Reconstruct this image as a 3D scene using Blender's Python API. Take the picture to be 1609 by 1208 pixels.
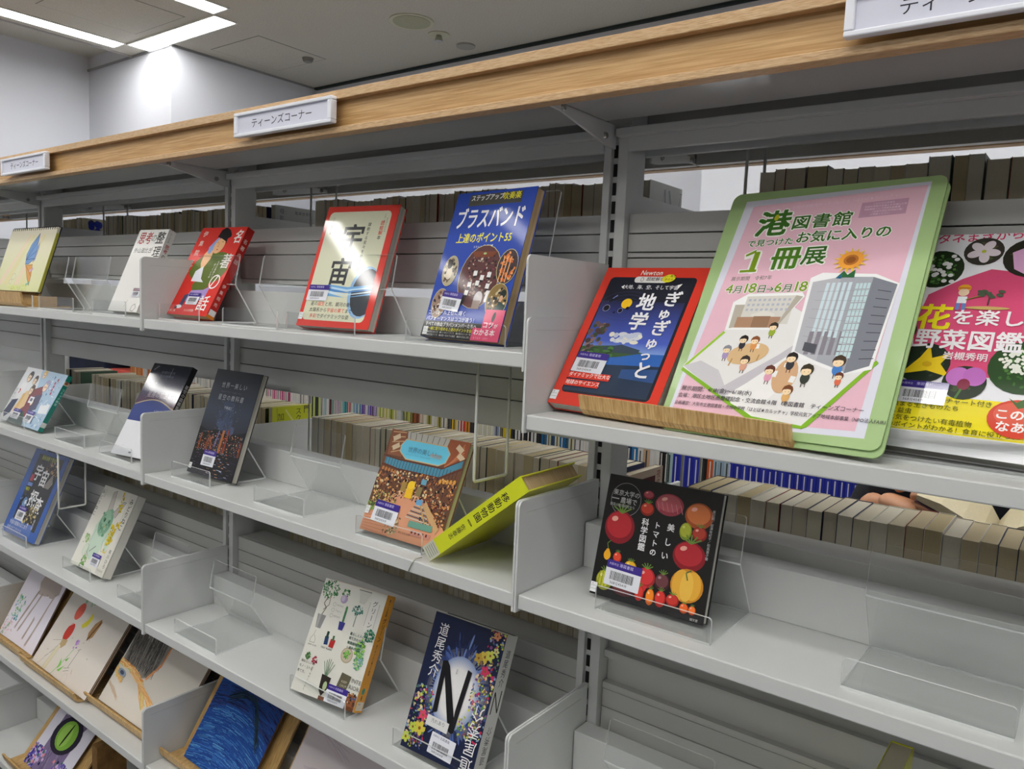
import bpy, bmesh, math, random
from math import sin, cos, pi, radians
from mathutils import Vector, Matrix
random.seed(7)
for o in list(bpy.data.objects): bpy.data.objects.remove(o)
S = bpy.context.scene
COL = S.collection

# ---------------------------------------------------------------- camera, world, light, exposure
def cam_axes(yaw, pitch, roll):
    f = Vector((-sin(yaw)*cos(pitch), cos(yaw)*cos(pitch), sin(pitch)))
    r = Vector((cos(yaw), sin(yaw), 0)); u = r.cross(f)
    return cos(roll)*r+sin(roll)*u, -sin(roll)*r+cos(roll)*u, f
cd = bpy.data.cameras.new('camera'); cam = bpy.data.objects.new('camera', cd); COL.objects.link(cam)
r_, u_, f_ = cam_axes(0.6493, -0.1012, 0.0438)
M = Matrix((r_, u_, -f_)).transposed().to_4x4(); M.translation = Vector((0.5468, -0.7454, 1.4895))
cam.matrix_world = M
cd.sensor_width = 36; cd.lens = 36*1222.6/1609; cd.clip_start = 0.02
S.camera = cam
W = bpy.data.worlds.new('world'); S.world = W; W.use_nodes = True
W.node_tree.nodes['Background'].inputs[0].default_value = (0.93, 0.96, 1.0, 1)
W.node_tree.nodes['Background'].inputs[1].default_value = 0.24
S.view_settings.view_transform = 'Standard'; S.view_settings.look = 'None'
S.view_settings.exposure = 0.10; S.view_settings.gamma = 1; S.view_settings.use_curve_mapping = False
LAMP = 17.5

# ---------------------------------------------------------------- materials
def lin(h):
    if not isinstance(h, str): return tuple(h)
    v = [int(h[i:i+2], 16)/255 for i in (0, 2, 4)]
    return tuple(x/12.92 if x <= .04045 else ((x+.055)/1.055)**2.4 for x in v)
MATS = {}
def mat(name, col='808080', rough=.5, spec=.5, metal=0, noise=0, scale=20, bump=0, coat=0, emit=0, stretch=(1,1,1), col2=None, aniso=None):
    if name in MATS: return MATS[name]
    m = bpy.data.materials.new(name); m.use_nodes = True; nt = m.node_tree; b = nt.nodes['Principled BSDF']
    c = lin(col); b.inputs['Base Color'].default_value = (*c, 1); b.inputs['Roughness'].default_value = rough
    b.inputs['Specular IOR Level'].default_value = spec; b.inputs['Metallic'].default_value = metal
    b.inputs['Coat Weight'].default_value = coat; b.inputs['Coat Roughness'].default_value = .06
    if emit:
        b.inputs['Emission Color'].default_value = (1, .985, .95, 1); b.inputs['Emission Strength'].default_value = emit
    if noise or bump:
        tc = nt.nodes.new('ShaderNodeTexCoord'); mp = nt.nodes.new('ShaderNodeMapping'); nz = nt.nodes.new('ShaderNodeTexNoise')
        mp.inputs['Scale'].default_value = stretch; nz.inputs['Scale'].default_value = scale; nz.inputs['Detail'].default_value = 5
        nt.links.new(tc.outputs['Object'], mp.inputs[0]); nt.links.new(mp.outputs[0], nz.inputs['Vector'])
        if noise:
            rp = nt.nodes.new('ShaderNodeValToRGB'); c2 = lin(col2) if col2 else tuple(x*(1-noise) for x in c)
            rp.color_ramp.elements[0].position = .35; rp.color_ramp.elements[1].position = .65
            rp.color_ramp.elements[0].color = (*c2, 1); rp.color_ramp.elements[1].color = (*c, 1)
            nt.links.new(nz.outputs['Fac'], rp.inputs[0]); nt.links.new(rp.outputs[0], b.inputs['Base Color'])
        if bump:
            bp = nt.nodes.new('ShaderNodeBump'); bp.inputs['Strength'].default_value = bump; bp.inputs['Distance'].default_value = .002
            nt.links.new(nz.outputs['Fac'], bp.inputs['Height']); nt.links.new(bp.outputs[0], b.inputs['Normal'])
    MATS[name] = m; return m
def print_mat(name, rough, coat, bump=0, scale=900):
    m = mat(name, 'ffffff', rough, .12, coat=coat); nt = m.node_tree; b = nt.nodes['Principled BSDF']
    a = nt.nodes.new('ShaderNodeAttribute'); a.attribute_name = 'Col'
    nt.links.new(a.outputs['Color'], b.inputs['Base Color'])
    if bump:
        nz = nt.nodes.new('ShaderNodeTexNoise'); nz.inputs['Scale'].default_value = scale; bp = nt.nodes.new('ShaderNodeBump')
        tc = nt.nodes.new('ShaderNodeTexCoord'); nt.links.new(tc.outputs['Object'], nz.inputs['Vector'])
        bp.inputs['Strength'].default_value = bump; bp.inputs['Distance'].default_value = .0004
        nt.links.new(nz.outputs['Fac'], bp.inputs['Height']); nt.links.new(bp.outputs[0], b.inputs['Coat Normal'])
    return m
GLOSSY = print_mat('laminated_print', .45, 1, .02)
SEMI = print_mat('semi_gloss_print', .45, .28, .02)
SPARK = print_mat('grained_film_print', .45, 1, .055, 1400)
MATTE = print_mat('matte_print', .5, .05)
PAPER = print_mat('drawing_paper', .85, 0)
METAL = mat('white_shelf_paint', 'cccecd', .42, .5, noise=.03, scale=9, bump=.02)
METALS = mat('grey_slat_paint', 'bcbcba', .38, .5, noise=.03, scale=7)
UNDER = mat('glossy_board_underside', 'a9aaa8', .16, .6, noise=.03, scale=3)
DARK = mat('slot_black', '060606', .8)
STEEL = mat('zinc_bolt', 'b8b8b4', .25, .6, metal=1)
WIREM = mat('wire_paint', 'c9cac6', .4)
WHITEP = mat('white_plastic', 'e6e8f0', .35)
CARD = mat('sign_card', 'd3d5e3', .6)
INK = mat('black_ink', '2a2a30', .6)
def wood(name, c1, c2, sc, stretch, rough=.45, bump=.25):
    m = mat(name, c1, rough, .4, noise=.3, scale=sc, stretch=stretch, bump=bump, col2=c2)
    return m
OAKP = wood('oak_panel', 'caa471', 'b08853', 14, (.9, 14, 26), .4)
OAKE = wood('oak_edging', 'd3b38a', 'bb966a', 30, (3, 16, 30), .45)
BAMB = wood('bamboo_ply', 'd6b47c', 'b08a52', 45, (9, 1.2, .9), .4, .1)
BAMV = wood('bamboo_strip', 'c8a66c', 'a8844e', 30, (12, 1.5, 1.2), .4, .1)
DKW = wood('dark_wood_and_gap_shade', '8a6636', '6b4c26', 30, (12, 1.5, 1.2), .5, .1)  # dark wood block; also paints the shade between drawing boards on back plates
def paint_wall(): return mat('wall_paint', 'cbced6', .8, .3, noise=.02, scale=3, bump=.05)
def acrylic(name, edge):
    m = bpy.data.materials.new(name); m.use_nodes = True; nt = m.node_tree; nt.nodes.clear()
    o = nt.nodes.new('ShaderNodeOutputMaterial'); mx = nt.nodes.new('ShaderNodeMixShader'); tr = nt.nodes.new('ShaderNodeBsdfTransparent')
    nt.links.new(mx.outputs[0], o.inputs[0]); nt.links.new(tr.outputs[0], mx.inputs[1])
    if edge:
        d = nt.nodes.new('ShaderNodeBsdfDiffuse'); d.inputs[0].default_value = (.97, 1, 1, 1); tr.inputs[0].default_value = (.9, .93, .93, 1)
        g = nt.nodes.new('ShaderNodeBsdfGlossy'); g.inputs['Roughness'].default_value = .15
        m2 = nt.nodes.new('ShaderNodeMixShader'); m2.inputs[0].default_value = .35
        nt.links.new(d.outputs[0], m2.inputs[1]); nt.links.new(g.outputs[0], m2.inputs[2]); nt.links.new(m2.outputs[0], mx.inputs[2])
        mx.inputs[0].default_value = .75
    else:
        g = nt.nodes.new('ShaderNodeBsdfGlossy'); g.inputs['Roughness'].default_value = .01
        fr = nt.nodes.new('ShaderNodeLayerWeight'); fr.inputs[0].default_value = .5
        pw = nt.nodes.new('ShaderNodeMath'); pw.operation = 'POWER'; pw.inputs[1].default_value = 5; ma = nt.nodes.new('ShaderNodeMath'); ma.operation = 'MULTIPLY_ADD'; ma.inputs[1].default_value = .8; ma.inputs[2].default_value = .045
        tr.inputs[0].default_value = (.985, .99, .988, 1); nt.links.new(fr.outputs['Facing'], pw.inputs[0]); nt.links.new(pw.outputs[0], ma.inputs[0])
        nt.links.new(ma.outputs[0], mx.inputs[0]); nt.links.new(g.outputs[0], mx.inputs[2])
    return m
ACR = acrylic('clear_acrylic', False); ACE = acrylic('acrylic_cut_edge', True)
def pagemat(name, c1, c2, axis):
    m = mat(name, c1, .85, .2); nt = m.node_tree; b = nt.nodes['Principled BSDF']
    tc = nt.nodes.new('ShaderNodeTexCoord'); mp = nt.nodes.new('ShaderNodeMapping'); nz = nt.nodes.new('ShaderNodeTexNoise')
    s = [1.5, 1.5, 1.5]; s['xyz'.index(axis)] = 900 if axis == 'y' else 40
    mp.inputs['Scale'].default_value = s; nz.inputs['Scale'].default_value = 1; nz.inputs['Detail'].default_value = 3
    rp = nt.nodes.new('ShaderNodeValToRGB'); rp.color_ramp.elements[0].position = .3; rp.color_ramp.elements[1].position = .7
    rp.color_ramp.elements[0].color = (*lin(c2), 1); rp.color_ramp.elements[1].color = (*lin(c1), 1)
    nt.links.new(tc.outputs['Object'], mp.inputs[0]); nt.links.new(mp.outputs[0], nz.inputs['Vector'])
    nt.links.new(nz.outputs['Fac'], rp.inputs[0]); nt.links.new(rp.outputs[0], b.inputs['Base Color'])
    return m
PG_W = pagemat('white_pages', 'd9d6cc', 'a8a59a', 'y'); PG_T = pagemat('tan_pages', 'cdb38a', 'a68c64', 'y')

# ---------------------------------------------------------------- mesh helpers
def link(o, parent=None):
    COL.objects.link(o)
    if parent is not None: o.parent = parent
    return o
def obj(name, verts, faces, m, parent=None, smooth=False, fmat=None):
    me = bpy.data.meshes.new(name); me.from_pydata(verts, [], faces)
    for x in (m if isinstance(m, (list, tuple)) else [m]): me.materials.append(x)
    if fmat: me.polygons.foreach_set('material_index', fmat)
    if smooth: me.polygons.foreach_set('use_smooth', [True]*len(faces))
    me.update(); return link(bpy.data.objects.new(name, me), parent)
BF = [(0,3,2,1),(4,5,6,7),(0,1,5,4),(1,2,6,5),(2,3,7,6),(3,0,4,7)]
def bv(a, b):
    (x0,y0,z0),(x1,y1,z1) = a, b
    return [(x0,y0,z0),(x1,y0,z0),(x1,y1,z0),(x0,y1,z0),(x0,y0,z1),(x1,y0,z1),(x1,y1,z1),(x0,y1,z1)]
def boxes(name, bl, m, parent=None, bev=0):
    V, F = [], []
    for a, b in bl:
        n = len(V); V += bv(a, b); F += [tuple(i+n for i in f) for f in BF]
    o = obj(name, V, F, m, parent)
    if bev: bevel(o, bev)
    return o
def bevel(o, w, seg=2):
    md = o.modifiers.new('bevel', 'BEVEL'); md.width = w; md.segments = seg; md.limit_method = 'ANGLE'; md.angle_limit = .6
    return o
def box(name, a, b, m, parent=None, bev=0): return boxes(name, [(a, b)], m, parent, bev)
def extrude_x(name, prof, x0, x1, m, parent=None, bev=0, smooth=False):
    """closed profile of (y,z) swept along x"""
    n = len(prof); V = [(x0,y,z) for y,z in prof]+[(x1,y,z) for y,z in prof]
    F = [tuple(range(n))[::-1], tuple(range(n, 2*n))]+[(i,(i+1)%n,(i+1)%n+n,i+n) for i in range(n)]
    o = obj(name, V, F, m, parent, smooth)
    if bev: bevel(o, bev)
    return o
def tube(name, pts, r, m, parent=None, seg=10, closed=False):
    V, F = [], []; n = len(pts); P = [Vector(p) for p in pts]; up = None
    for i, q in enumerate(P):
        d = (P[min(i+1, n-1)]-P[max(i-1, 0)]).normalized()
        if up is None: up = d.orthogonal().normalized()
        up = (up-d*up.dot(d)).normalized(); s = d.cross(up)
        V += [tuple(q+r*(cos(2*pi*k/seg)*up+sin(2*pi*k/seg)*s)) for k in range(seg)]
    for i in range(n-1):
        F += [(i*seg+k, i*seg+(k+1)%seg, (i+1)*seg+(k+1)%seg, (i+1)*seg+k) for k in range(seg)]
    F += [tuple(range(seg))[::-1], tuple(range((n-1)*seg, n*seg))]
    return obj(name, V, F, m, parent, True)
def cyl(name, c, r, h, axis, m, parent=None, seg=24, r2=None):
    r2 = r if r2 is None else r2; V = []
    for t, rr in ((0, r), (h, r2)):
        for k in range(seg):
            a, b = rr*cos(2*pi*k/seg), rr*sin(2*pi*k/seg)
            V.append({'x': (c[0]+t, c[1]+a, c[2]+b), 'y': (c[0]+a, c[1]+t, c[2]+b), 'z': (c[0]+a, c[1]+b, c[2]+t)}[axis])
    F = [tuple(range(seg))[::-1], tuple(range(seg, 2*seg))]+[(k, (k+1)%seg, (k+1)%seg+seg, k+seg) for k in range(seg)]
    return obj(name, V, F, m, parent)
def tag(o, label=None, cat=None, group=None, kind=None):
    if label: o['label'] = label
    if cat: o['category'] = cat
    if group: o['group'] = group
    if kind: o['kind'] = kind
    return o
def empty(name, loc=(0,0,0), rot=(0,0,0)):
    o = bpy.data.objects.new(name, None); o.location = loc; o.rotation_euler = rot; o.empty_display_size = .02; return link(o)
def struct(o): o['kind'] = 'structure'; return o
def dup(root):
    r = root.copy(); COL.objects.link(r)
    for ch in [c for c in bpy.data.objects if c.parent == root]:
        c = ch.copy(); COL.objects.link(c); c.parent = r
        for g in [g for g in bpy.data.objects if g.parent == ch]:
            d = g.copy(); COL.objects.link(d); d.parent = c
    return r
def arc(cx, cy, r, a0, a1, n=6): return [(cx+r*cos(radians(a0+(a1-a0)*i/n)), cy+r*sin(radians(a0+(a1-a0)*i/n))) for i in range(n+1)]

# ---------------------------------------------------------------- flat print: shapes and lettering laid on a surface (millimetres, origin top left)
GL = {}
def glyph(ch):
    k = ch
    if k not in GL:
        cu = bpy.data.curves.new('g', 'FONT'); cu.body = ch; cu.size = 1; cu.resolution_u = 2; cu.dimensions = '2D'; cu.fill_mode = 'FRONT'
        ob = bpy.data.objects.new('g', cu); me = ob.to_mesh()
        V = [(v.co.x, v.co.y) for v in me.vertices]; F = [tuple(p.vertices) for p in me.polygons]
        ob.to_mesh_clear(); bpy.data.objects.remove(ob); bpy.data.curves.remove(cu)
        wd = 1.0 if ord(ch) > 0x2e80 else ((max(v[0] for v in V)+.06) if V else .3)
        GL[k] = (V, F, wd)
    return GL[k]
class Art:
    def __init__(s, w, h): s.w, s.h = w, h; s.V = []; s.F = []; s.C = []; s.n = 0; s.clip = True; s.ox = s.oy = 0
    def poly(s, pts, col):
        c = col if isinstance(col, list) else [lin(col)]*len(pts)
        n = len(s.V); s.n += 1
        for (x, y), k in zip(pts, c):
            x += s.ox; y += s.oy
            if s.clip: x = min(max(x, 0), s.w); y = min(max(y, 0), s.h)
            s.V.append((x, y, s.n)); s.C.append((*k, 1))
        s.F.append(tuple(range(n, n+len(pts))))
    def rect(s, x, y, w, h, col, rot=0):
        cx, cy = x+w/2, y+h/2; c, d = cos(radians(rot)), sin(radians(rot))
        s.poly([(cx+a*c-b*d, cy+a*d+b*c) for a, b in ((-w/2,-h/2),(w/2,-h/2),(w/2,h/2),(-w/2,h/2))], col)
    def grad(s, x, y, w, h, ct, cb): t, b = lin(ct), lin(cb); s.poly([(x,y),(x+w,y),(x+w,y+h),(x,y+h)], [t, t, b, b])
    def rr(s, x, y, w, h, r, col):
        s.poly(arc(x+w-r, y+r, r, -90, 0)+arc(x+w-r, y+h-r, r, 0, 90)+arc(x+r, y+h-r, r, 90, 180)+arc(x+r, y+r, r, 180, 270), col)
    def ell(s, x, y, a, b, col, rot=0, n=22):
        c, d = cos(radians(rot)), sin(radians(rot))
        s.poly([(x+a*cos(2*pi*i/n)*c-b*sin(2*pi*i/n)*d, y+a*cos(2*pi*i/n)*d+b*sin(2*pi*i/n)*c) for i in range(n)], col)
    def ball(s, x, y, a, b, c0, c1):
        s.ell(x, y, a, b, c0); s.ell(x-.0*a, y-.12*b, a*.8, b*.75, c1)
    def line(s, pts, w, col):
        for (x0, y0), (x1, y1) in zip(pts, pts[1:]):
            l = math.hypot(x1-x0, y1-y0) or 1; a, b = -(y1-y0)/l*w/2, (x1-x0)/l*w/2
            s.poly([(x0+a,y0+b),(x1+a,y1+b),(x1-a,y1-b),(x0-a,y0-b)], col)
    def ring(s, x, y, a, b, w, col, n=30): s.line([(x+a*cos(2*pi*i/n), y+b*sin(2*pi*i/n)) for i in range(n+1)], w, col)
    def text(s, t, x, y, sz, col, v=False, b=0, sx=1, sh=0, rot=0, sp=1, sy=1, flip=False):
        """x,y = top left of first character cell"""
        c = lin(col); cc, dd = cos(radians(rot)), sin(radians(rot)); px = py = 0; s.n += 1
        for ch in t:
            if ch == ' ' or ch == '　':
                if v: py += sz*.6*sp*sy
                else: px += sz*(.35 if ch == ' ' else 1)*sx*sp
                continue
            turn = v and ch in 'ー〜（）→'
            V, F, wd = glyph(ch); q = b*sz*.75
            nb = 1 if not b else (4 if b < .06 else 8)
            for kk in range(nb):
                ex, ey = (q*cos(2*pi*kk/nb+.78), q*sin(2*pi*kk/nb+.78)) if b else (0, 0)
                n = len(s.V)
                for gx, gy in V:
                    if turn: gx, gy = 1-(gy+.12), .38-(gx-.5)
                    elif v and ch in '、。': gx += .55; gy += .5
                    elif v and ch in 'ゅょゃっッィ': gx += .12; gy += .08
                    X = px+gx*sz*sx+sh*gy*sz+ex; Y = py+(.86-gy)*sz*sy+ey
                    if flip: X, Y = sz-X, -Y
                    X, Y = x+s.ox+X*cc-Y*dd, y+s.oy+X*dd+Y*cc
                    if s.clip: X = min(max(X, 0), s.w); Y = min(max(Y, 0), s.h)
                    s.V.append((X, Y, s.n+kk*.2)); s.C.append((*c, 1))
                s.F += [tuple(i+n for i in f) for f in F]
            if v: py += sz*sp*sy
            else: px += wd*sz*sx*sp
        s.n += 2
    def build(s, name, parent, m, f, base=.00012, step=.0000035):
        me = bpy.data.meshes.new(name); step = min(step, .0011/max(s.n, 1))
        me.from_pydata([f(x/1000, y/1000, base+k*step) for x, y, k in s.V], [], s.F); me.materials.append(m)
        at = me.attributes.new('Col', 'FLOAT_COLOR', 'POINT'); at.data.foreach_set('color', [q for c in s.C for q in c])
        me.update(); return link(bpy.data.objects.new(name, me), parent)
def sticker(a, x, y, w, h, rot=0, name='大阪市立港図書館', digits='5681245419', top='3b2a86'):
    """white barcode label with a violet head strip, drawn at x,y (top left)"""
    t = Art(w, h); t.rr(0, 0, w, h, 1, 'e2e4ec'); 
    if top: t.rr(0, 0, w, h*.32, .8, top)
    tc = 'c9c3f0' if top else '3b3b6a'; z = h*.15
    t.text(name[:4], w*.06, h*.09, z*.72, tc); t.text(name[4:], w*.36, h*.06, z, tc, sp=1.05 if len(name) < 9 else .9)
    rnd = random.Random(len(digits)+int(w*10)); q = w*.14
    while q < w*.8:
        ww = rnd.choice((.25, .4, .65))*w/36; t.rect(q, h*.42, ww, h*.34, '26262a'); q += ww+rnd.choice((.3, .45))*w/36
    t.text(digits, w*.17, h*.79, h*.15, '33333a', sp=1.05)
    c, d = cos(radians(rot)), sin(radians(rot)); n = len(a.V)
    for (px, py, k), cc in zip(t.V, t.C):
        X, Y = x+px*c-py*d, y+px*d+py*c
        a.V.append((min(max(X, 0), a.w), min(max(Y, 0), a.h), a.n+k)); a.C.append(cc)
    a.F += [tuple(i+n for i in f) for f in t.F]; a.n += t.n+2

# ---------------------------------------------------------------- the shelving frame
X0, BW = 0.0, 0.9
Z1, Z1R, Z2, Z3, Z4, Z5 = 1.434, 1.3605, 1.1379, .8386, .5447, .2492
UY0, UY1 = .183, .232            # upright, front and back faces
LIPY, TH = .1475, .0183
# ---------------------------------------------------------------- room
WALL = paint_wall()
CEIL = mat('mineral_ceiling', 'c3c0b6', .95, .1, noise=.14, scale=160, bump=.3)
struct(box('floor', (-5.2, -4.2, -.06), (3.4, 2.6, 0), mat('carpet', '6f7278', .95, .1, noise=.25, scale=220, bump=.4)))
CX = -3.64
struct(box('ceiling', (CX, -4.2, 2.7), (3.4, 2.6, 2.74), CEIL))
o = struct(box('ceiling', (-5.2, -4.2, 2.768), (CX+.02, 2.6, 2.8), CEIL))
struct(box('trim_1', (CX-.006, -4.2, 2.692), (CX, 1.37, 2.768), mat('ceiling_trim', 'a9a9a6', .5)))
struct(box('wall_left', (-4.26, -4.2, 0), (-4.14, 1.38, 2.8), WALL))
struct(box('wall_pier', (-4.26, 1.37, 0), (-3.265, 2.6, 2.8), WALL))
struct(box('wall_back', (-3.3, 2.26, 0), (3.4, 2.4, 2.8), WALL))
struct(box('wall_pillar', (-.655, 1.9, 0), (.5, 2.255, 2.3), WALL))
struct(box('wall_front', (-4.26, -4.3, 0), (3.4, -4.2, 2.8), mat('front_wall', '8f8c86', .8, .3)))
struct(box('wall_right', (3.3, -4.2, 0), (3.4, 2.6, 2.8), WALL))
struct(boxes('trim_2', [((-3.26, 2.24, 2.688), (3.3, 2.262, 2.6995))], mat('shadow_gap', '24302f', .9)))
struct(boxes('trim_3', [((-3.272, 1.362, 2.69), (-4.14, 1.372, 2.70)), ((-3.267, 1.37, 2.69), (-3.258, 2.26, 2.70))], mat('wall_edge_trim', '8d8e90', .6)))
EMIT = mat('lamp_diffuser', 'ffffff', .5, emit=LAMP); LFR = mat('lamp_housing', 'd8d8d4', .5)
def lamp(x0, y0, x1, y1, label):
    t = tag(empty('ceiling_lamp', ((x0+x1)/2, (y0+y1)/2, 2.7)), label, 'lamp', 'line lamps set in square rings in the ceiling')
    a, b = (x1-x0)/2, (y1-y0)/2
    box('diffuser', (-a, -b, -.004), (a, b, -.001), EMIT, t)
    boxes('housing', [((-a-.008, -b-.008, -.006), (-a, b+.008, 0)), ((a, -b-.008, -.006), (a+.008, b+.008, 0)), ((-a, -b-.008, -.006), (a, -b, 0)), ((-a, b, -.006), (a, b+.008, 0))], LFR, t)
def ring(x, y, s=1.0, w=.105, vis=False):
    names = ['line lamp nearest the left wall, cut by the left edge', 'line lamp running along the pier wall corner', 'line lamp cut by the top edge, beside the ring corner', 'line lamp outside the picture'] if vis else ['line lamp above the aisle in front of the shelves']*4
    lamp(x, y+.06, x+w, y+s-.125, 'white glowing '+names[0]); lamp(x+s-w, y+.06, x+s, y+s-.125, 'white glowing '+names[2])
    lamp(x+.11, y+s-w, x+s-.13, y+s, 'white glowing '+names[1]); lamp(x+.12, y, x+s-.12, y+w, 'white glowing '+names[3])
ring(-3.57, .36, vis=True)
for x in (-3.57, -1.92, -.22, 1.48): ring(x, -1.60)
for x in (-1.92, -.22, 1.48): ring(x, .36)
for x in (-1.92, -.22): ring(x, -3.56)
SG = mat('ceiling_seam', '77766f', .9)
def hatch(cx, cy, a, b, label):
    t = tag(empty('ceiling_hatch', (cx, cy, 2.7)), label, 'access panel')
    box('hatch_panel', (-a+.004, -b+.004, -.0015), (a-.004, b-.004, .001), CEIL, t)
    box('hatch_frame', (-a, -b, -.0008), (a, b, .001), SG, t)
hatch(-3.06, .98, .22, .22, 'square ceiling access panel inside the ring of line lamps')
hatch(-2.96, 1.72, .2, .2, 'square ceiling access panel right of the pier wall corner')
CW = mat('ceiling_fitting', 'b9b9a0', .5)
t = tag(empty('ceiling_speaker', (-1.99, 1.76, 2.7)), 'large round cream ceiling speaker left of the sprinkler', 'speaker'); cyl('grille', (0, 0, -.006), .082, .006, 'z', mat('speaker_grille', 'a9aa90', .8, noise=.2, scale=400), t); cyl('rim', (0, 0, -.004), .098, .004, 'z', CW, t)
t = tag(empty('sprinkler', (-2.0, 1.945, 2.7)), 'small round chrome sprinkler head beside the ceiling speaker', 'sprinkler'); cyl('plate', (0, 0, -.004), .05, .004, 'z', CW, t); cyl('head', (0, 0, -.03), .02, .027, 'z', STEEL, t, r2=.012)
t = tag(empty('smoke_detector', (-1.99, 2.12, 2.7)), 'flat round grey cover on the ceiling near the back wall', 'detector'); cyl('cover', (0, 0, -.008), .045, .008, 'z', mat('cover_grey', '9b9a92', .6), t)
t = tag(empty('ceiling_sensor', (-2.83, 1.86, 2.7)), 'tiny grey sensor on the ceiling above the back wall corner', 'sensor'); cyl('cover', (0, 0, -.02), .022, .02, 'z', mat('sensor_grey', '77766f', .6), t, r2=.03)

# ---------------------------------------------------------------- shelving unit, near side
BAYS = [-2.7, -1.8, -.9, 0.0]
BN = ['far left bay', 'left bay', 'middle bay', 'right bay']
def shelf(bay, z, label):
    x0 = BAYS[bay]; x1 = x0+BW; g = .0042
    t = tag(empty('display_shelf', (x0, 0, z)), label, 'shelf', 'shelf boards of the display side')
    box('shelf_board', (g, 0, -TH), (BW-g, LIPY+.004, 0), METAL, t, .0016)
    box('back_stop', (g+.001, LIPY, 0), (BW-g-.001, .181, .0617), METAL, t, .0012)
    for s in (0, 1):
        xa = .0004 if s == 0 else BW-.0034
        pr = [(-.003, -TH-.004)]+[(UY0-.002, -TH-.004), (UY0-.002, .1165)]+arc(.005, .1085, .008, 90, 180)
        b = extrude_x('side_bracket', pr, xa, xa+.003, METAL, t)
        xi = xa+.003 if s == 0 else xa-.0003
        boxes('bracket_rib', [((xi, .012, .1005), (xi+.0003, .165, .1012))], METALS, b)
desc = {1: ['', 'holding the butterfly sketchbook and white paperback', 'holding the red comic-style, red space and brass band books', 'holding the pink exhibition poster'],
        2: ['', 'holding the comic cover and starry sky books', 'holding the night city, museum hall and yellow books', 'holding the black tomato book'],
        3: ['', 'holding the blue space probe and green cat books', 'holding the plant and dark blue flower books', 'holding one empty clear stand, bottom right'],
        4: ['', 'holding three framed drawings on bamboo stands', 'holding the blue pencil drawing', 'of the right bay mostly below the picture'],
        5: ['', 'holding the green dragon eye drawing', 'of the middle bay below the blue drawing', 'of the right bay below the picture']}
for b in range(4):
    for k, z in ((1, Z1R if b == 3 else Z1), (2, Z2), (3, Z3), (4, Z4), (5, Z5)):
        shelf(b, z, ('white steel shelf '+desc[k][b]) if b else 'white steel shelf of the far left bay, row %d from the top' % k)
UNIT = tag(empty('shelving_unit', (0, .2075, 0)), 'long double sided white steel shelving unit with oak cornice and grooved back panels', 'shelving')
def up(o): o.parent = UNIT; o.matrix_parent_inverse = Matrix.Translation((0, -.2075, 0)); return o
def slotrow(ux):
    V = []; z = 1.7015+.0247
    while z > .1: z -= .0247; V.append(((ux-.0060, UY0+.0058, z-.0083), (ux-.0005, UY0+.0070, z+.0083)))
    return V
for ux in BAYS+[.9]:
    t = up(box('upright_post', (ux-.018, UY0+.0068, 0), (ux+.018, UY1, 1.775), METAL))
    for a, b in ((-.0185, -.0075), (.004, .0185)): box('front_flange', (ux+a, UY0, 0), (ux+b, UY0+.0075, 1.735), METAL, t, .0008)
    tag(boxes('slot', slotrow(ux), DARK, t), kind='stuff')
def slats(bay, zs, y=.196, ledge=None):
    x0 = BAYS[bay]+.0188; x1 = BAYS[bay]+BW-.0188
    t = up(box('back_panel', (x0+.001, y+.009, zs[-1][0]), (x1-.001, y+.011, zs[0][1]-.001), mat('groove_shade', '4a4b4a', .8)))
    for a, b in zs: box('slat', (x0, y, a), (x1, y+.009, b), METALS, t, .0008)
    if ledge: box('ledge', (x0, y+.009, zs[0][1]-.004), (x1, y+ledge, zs[0][1]), METALS, t, .001)
    return t
for b in range(4):
    slats(b, [(1.5935, 1.619), (1.5685, 1.592), (1.561, 1.567), (1.5205, 1.5595)] if b == 3 else [(1.5935, 1.619), (1.5685, 1.592), (1.5205, 1.567)])
    if b < 3:
        up(box('pale_strip', (BAYS[b]+.019, .2, 1.511), (BAYS[b]+BW-.019, .215, 1.5195), mat('strip_white', 'dadcda', .4)))  # paler strip across the bay, just below the slats
        slats(b, [(1.379, 1.412), (1.346, 1.3775), (1.301, 1.3445)])
        slats(b, [(.9485, .976), (.9225, .947), (.86, .921)], ledge=.064)
        slats(b, [(.652, .680), (.626, .651), (.56, .625)], ledge=.064)
    else:
        slats(b, [(1.40, 1.51)])
        up(box('back_rail', (.019, .2, 1.190), (.881, .258, 1.212), METALS, None, .001))
        t = up(box('back_panel', (.0188, .208, .959), (.8808, .212, 1.06), METALS))
        for a, c, y in ((.9965, 1.007, .010), (.9505, .9595, .012)): box('rail', (.0188, .196, a), (.8808, .196+y, c), METALS, t)
        for a, c in ((.9235, .9495), (.86, .922)): box('slat', (.0188, .196, a), (.8808, .205, c), METALS, t, .0008)
    slats(b, [(.37, .42), (.30, .368)])
    if b == 0: up(box('closed_back', (-2.682, .2, .05), (-1.818, .203, 1.30), METAL))
    x0 = BAYS[b]
    t = up(box('cross_beam', (x0+.0185, .181, 1.6995), (x0+BW-.0185, .189, 1.7178), METAL, None, .001))
    box('beam_flange', (x0+.006, .169, 1.7175), (x0+BW-.006, .187, 1.7278), METAL, t, .001)
    up(box('cross_beam', (x0+.0185, .229, 1.6995), (x0+BW-.0185, .237, 1.7178), METAL, None, .001))
    t = up(box('canopy_board', (x0+.002, .02, 1.733), (x0+BW-.002, .15, 1.763), UNDER))
    up(box('canopy_board', (x0+.002, .24, 1.733), (x0+BW-.002, .392, 1.763), UNDER))
    up(box('board_flange', (x0+.002, .43, 1.7237), (x0+BW-.002, .445, 1.753), METALS)); up(box('top_plate', (x0+.002, .02, 1.763), (x0+BW-.002, .45, 1.767), METALS))
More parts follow.
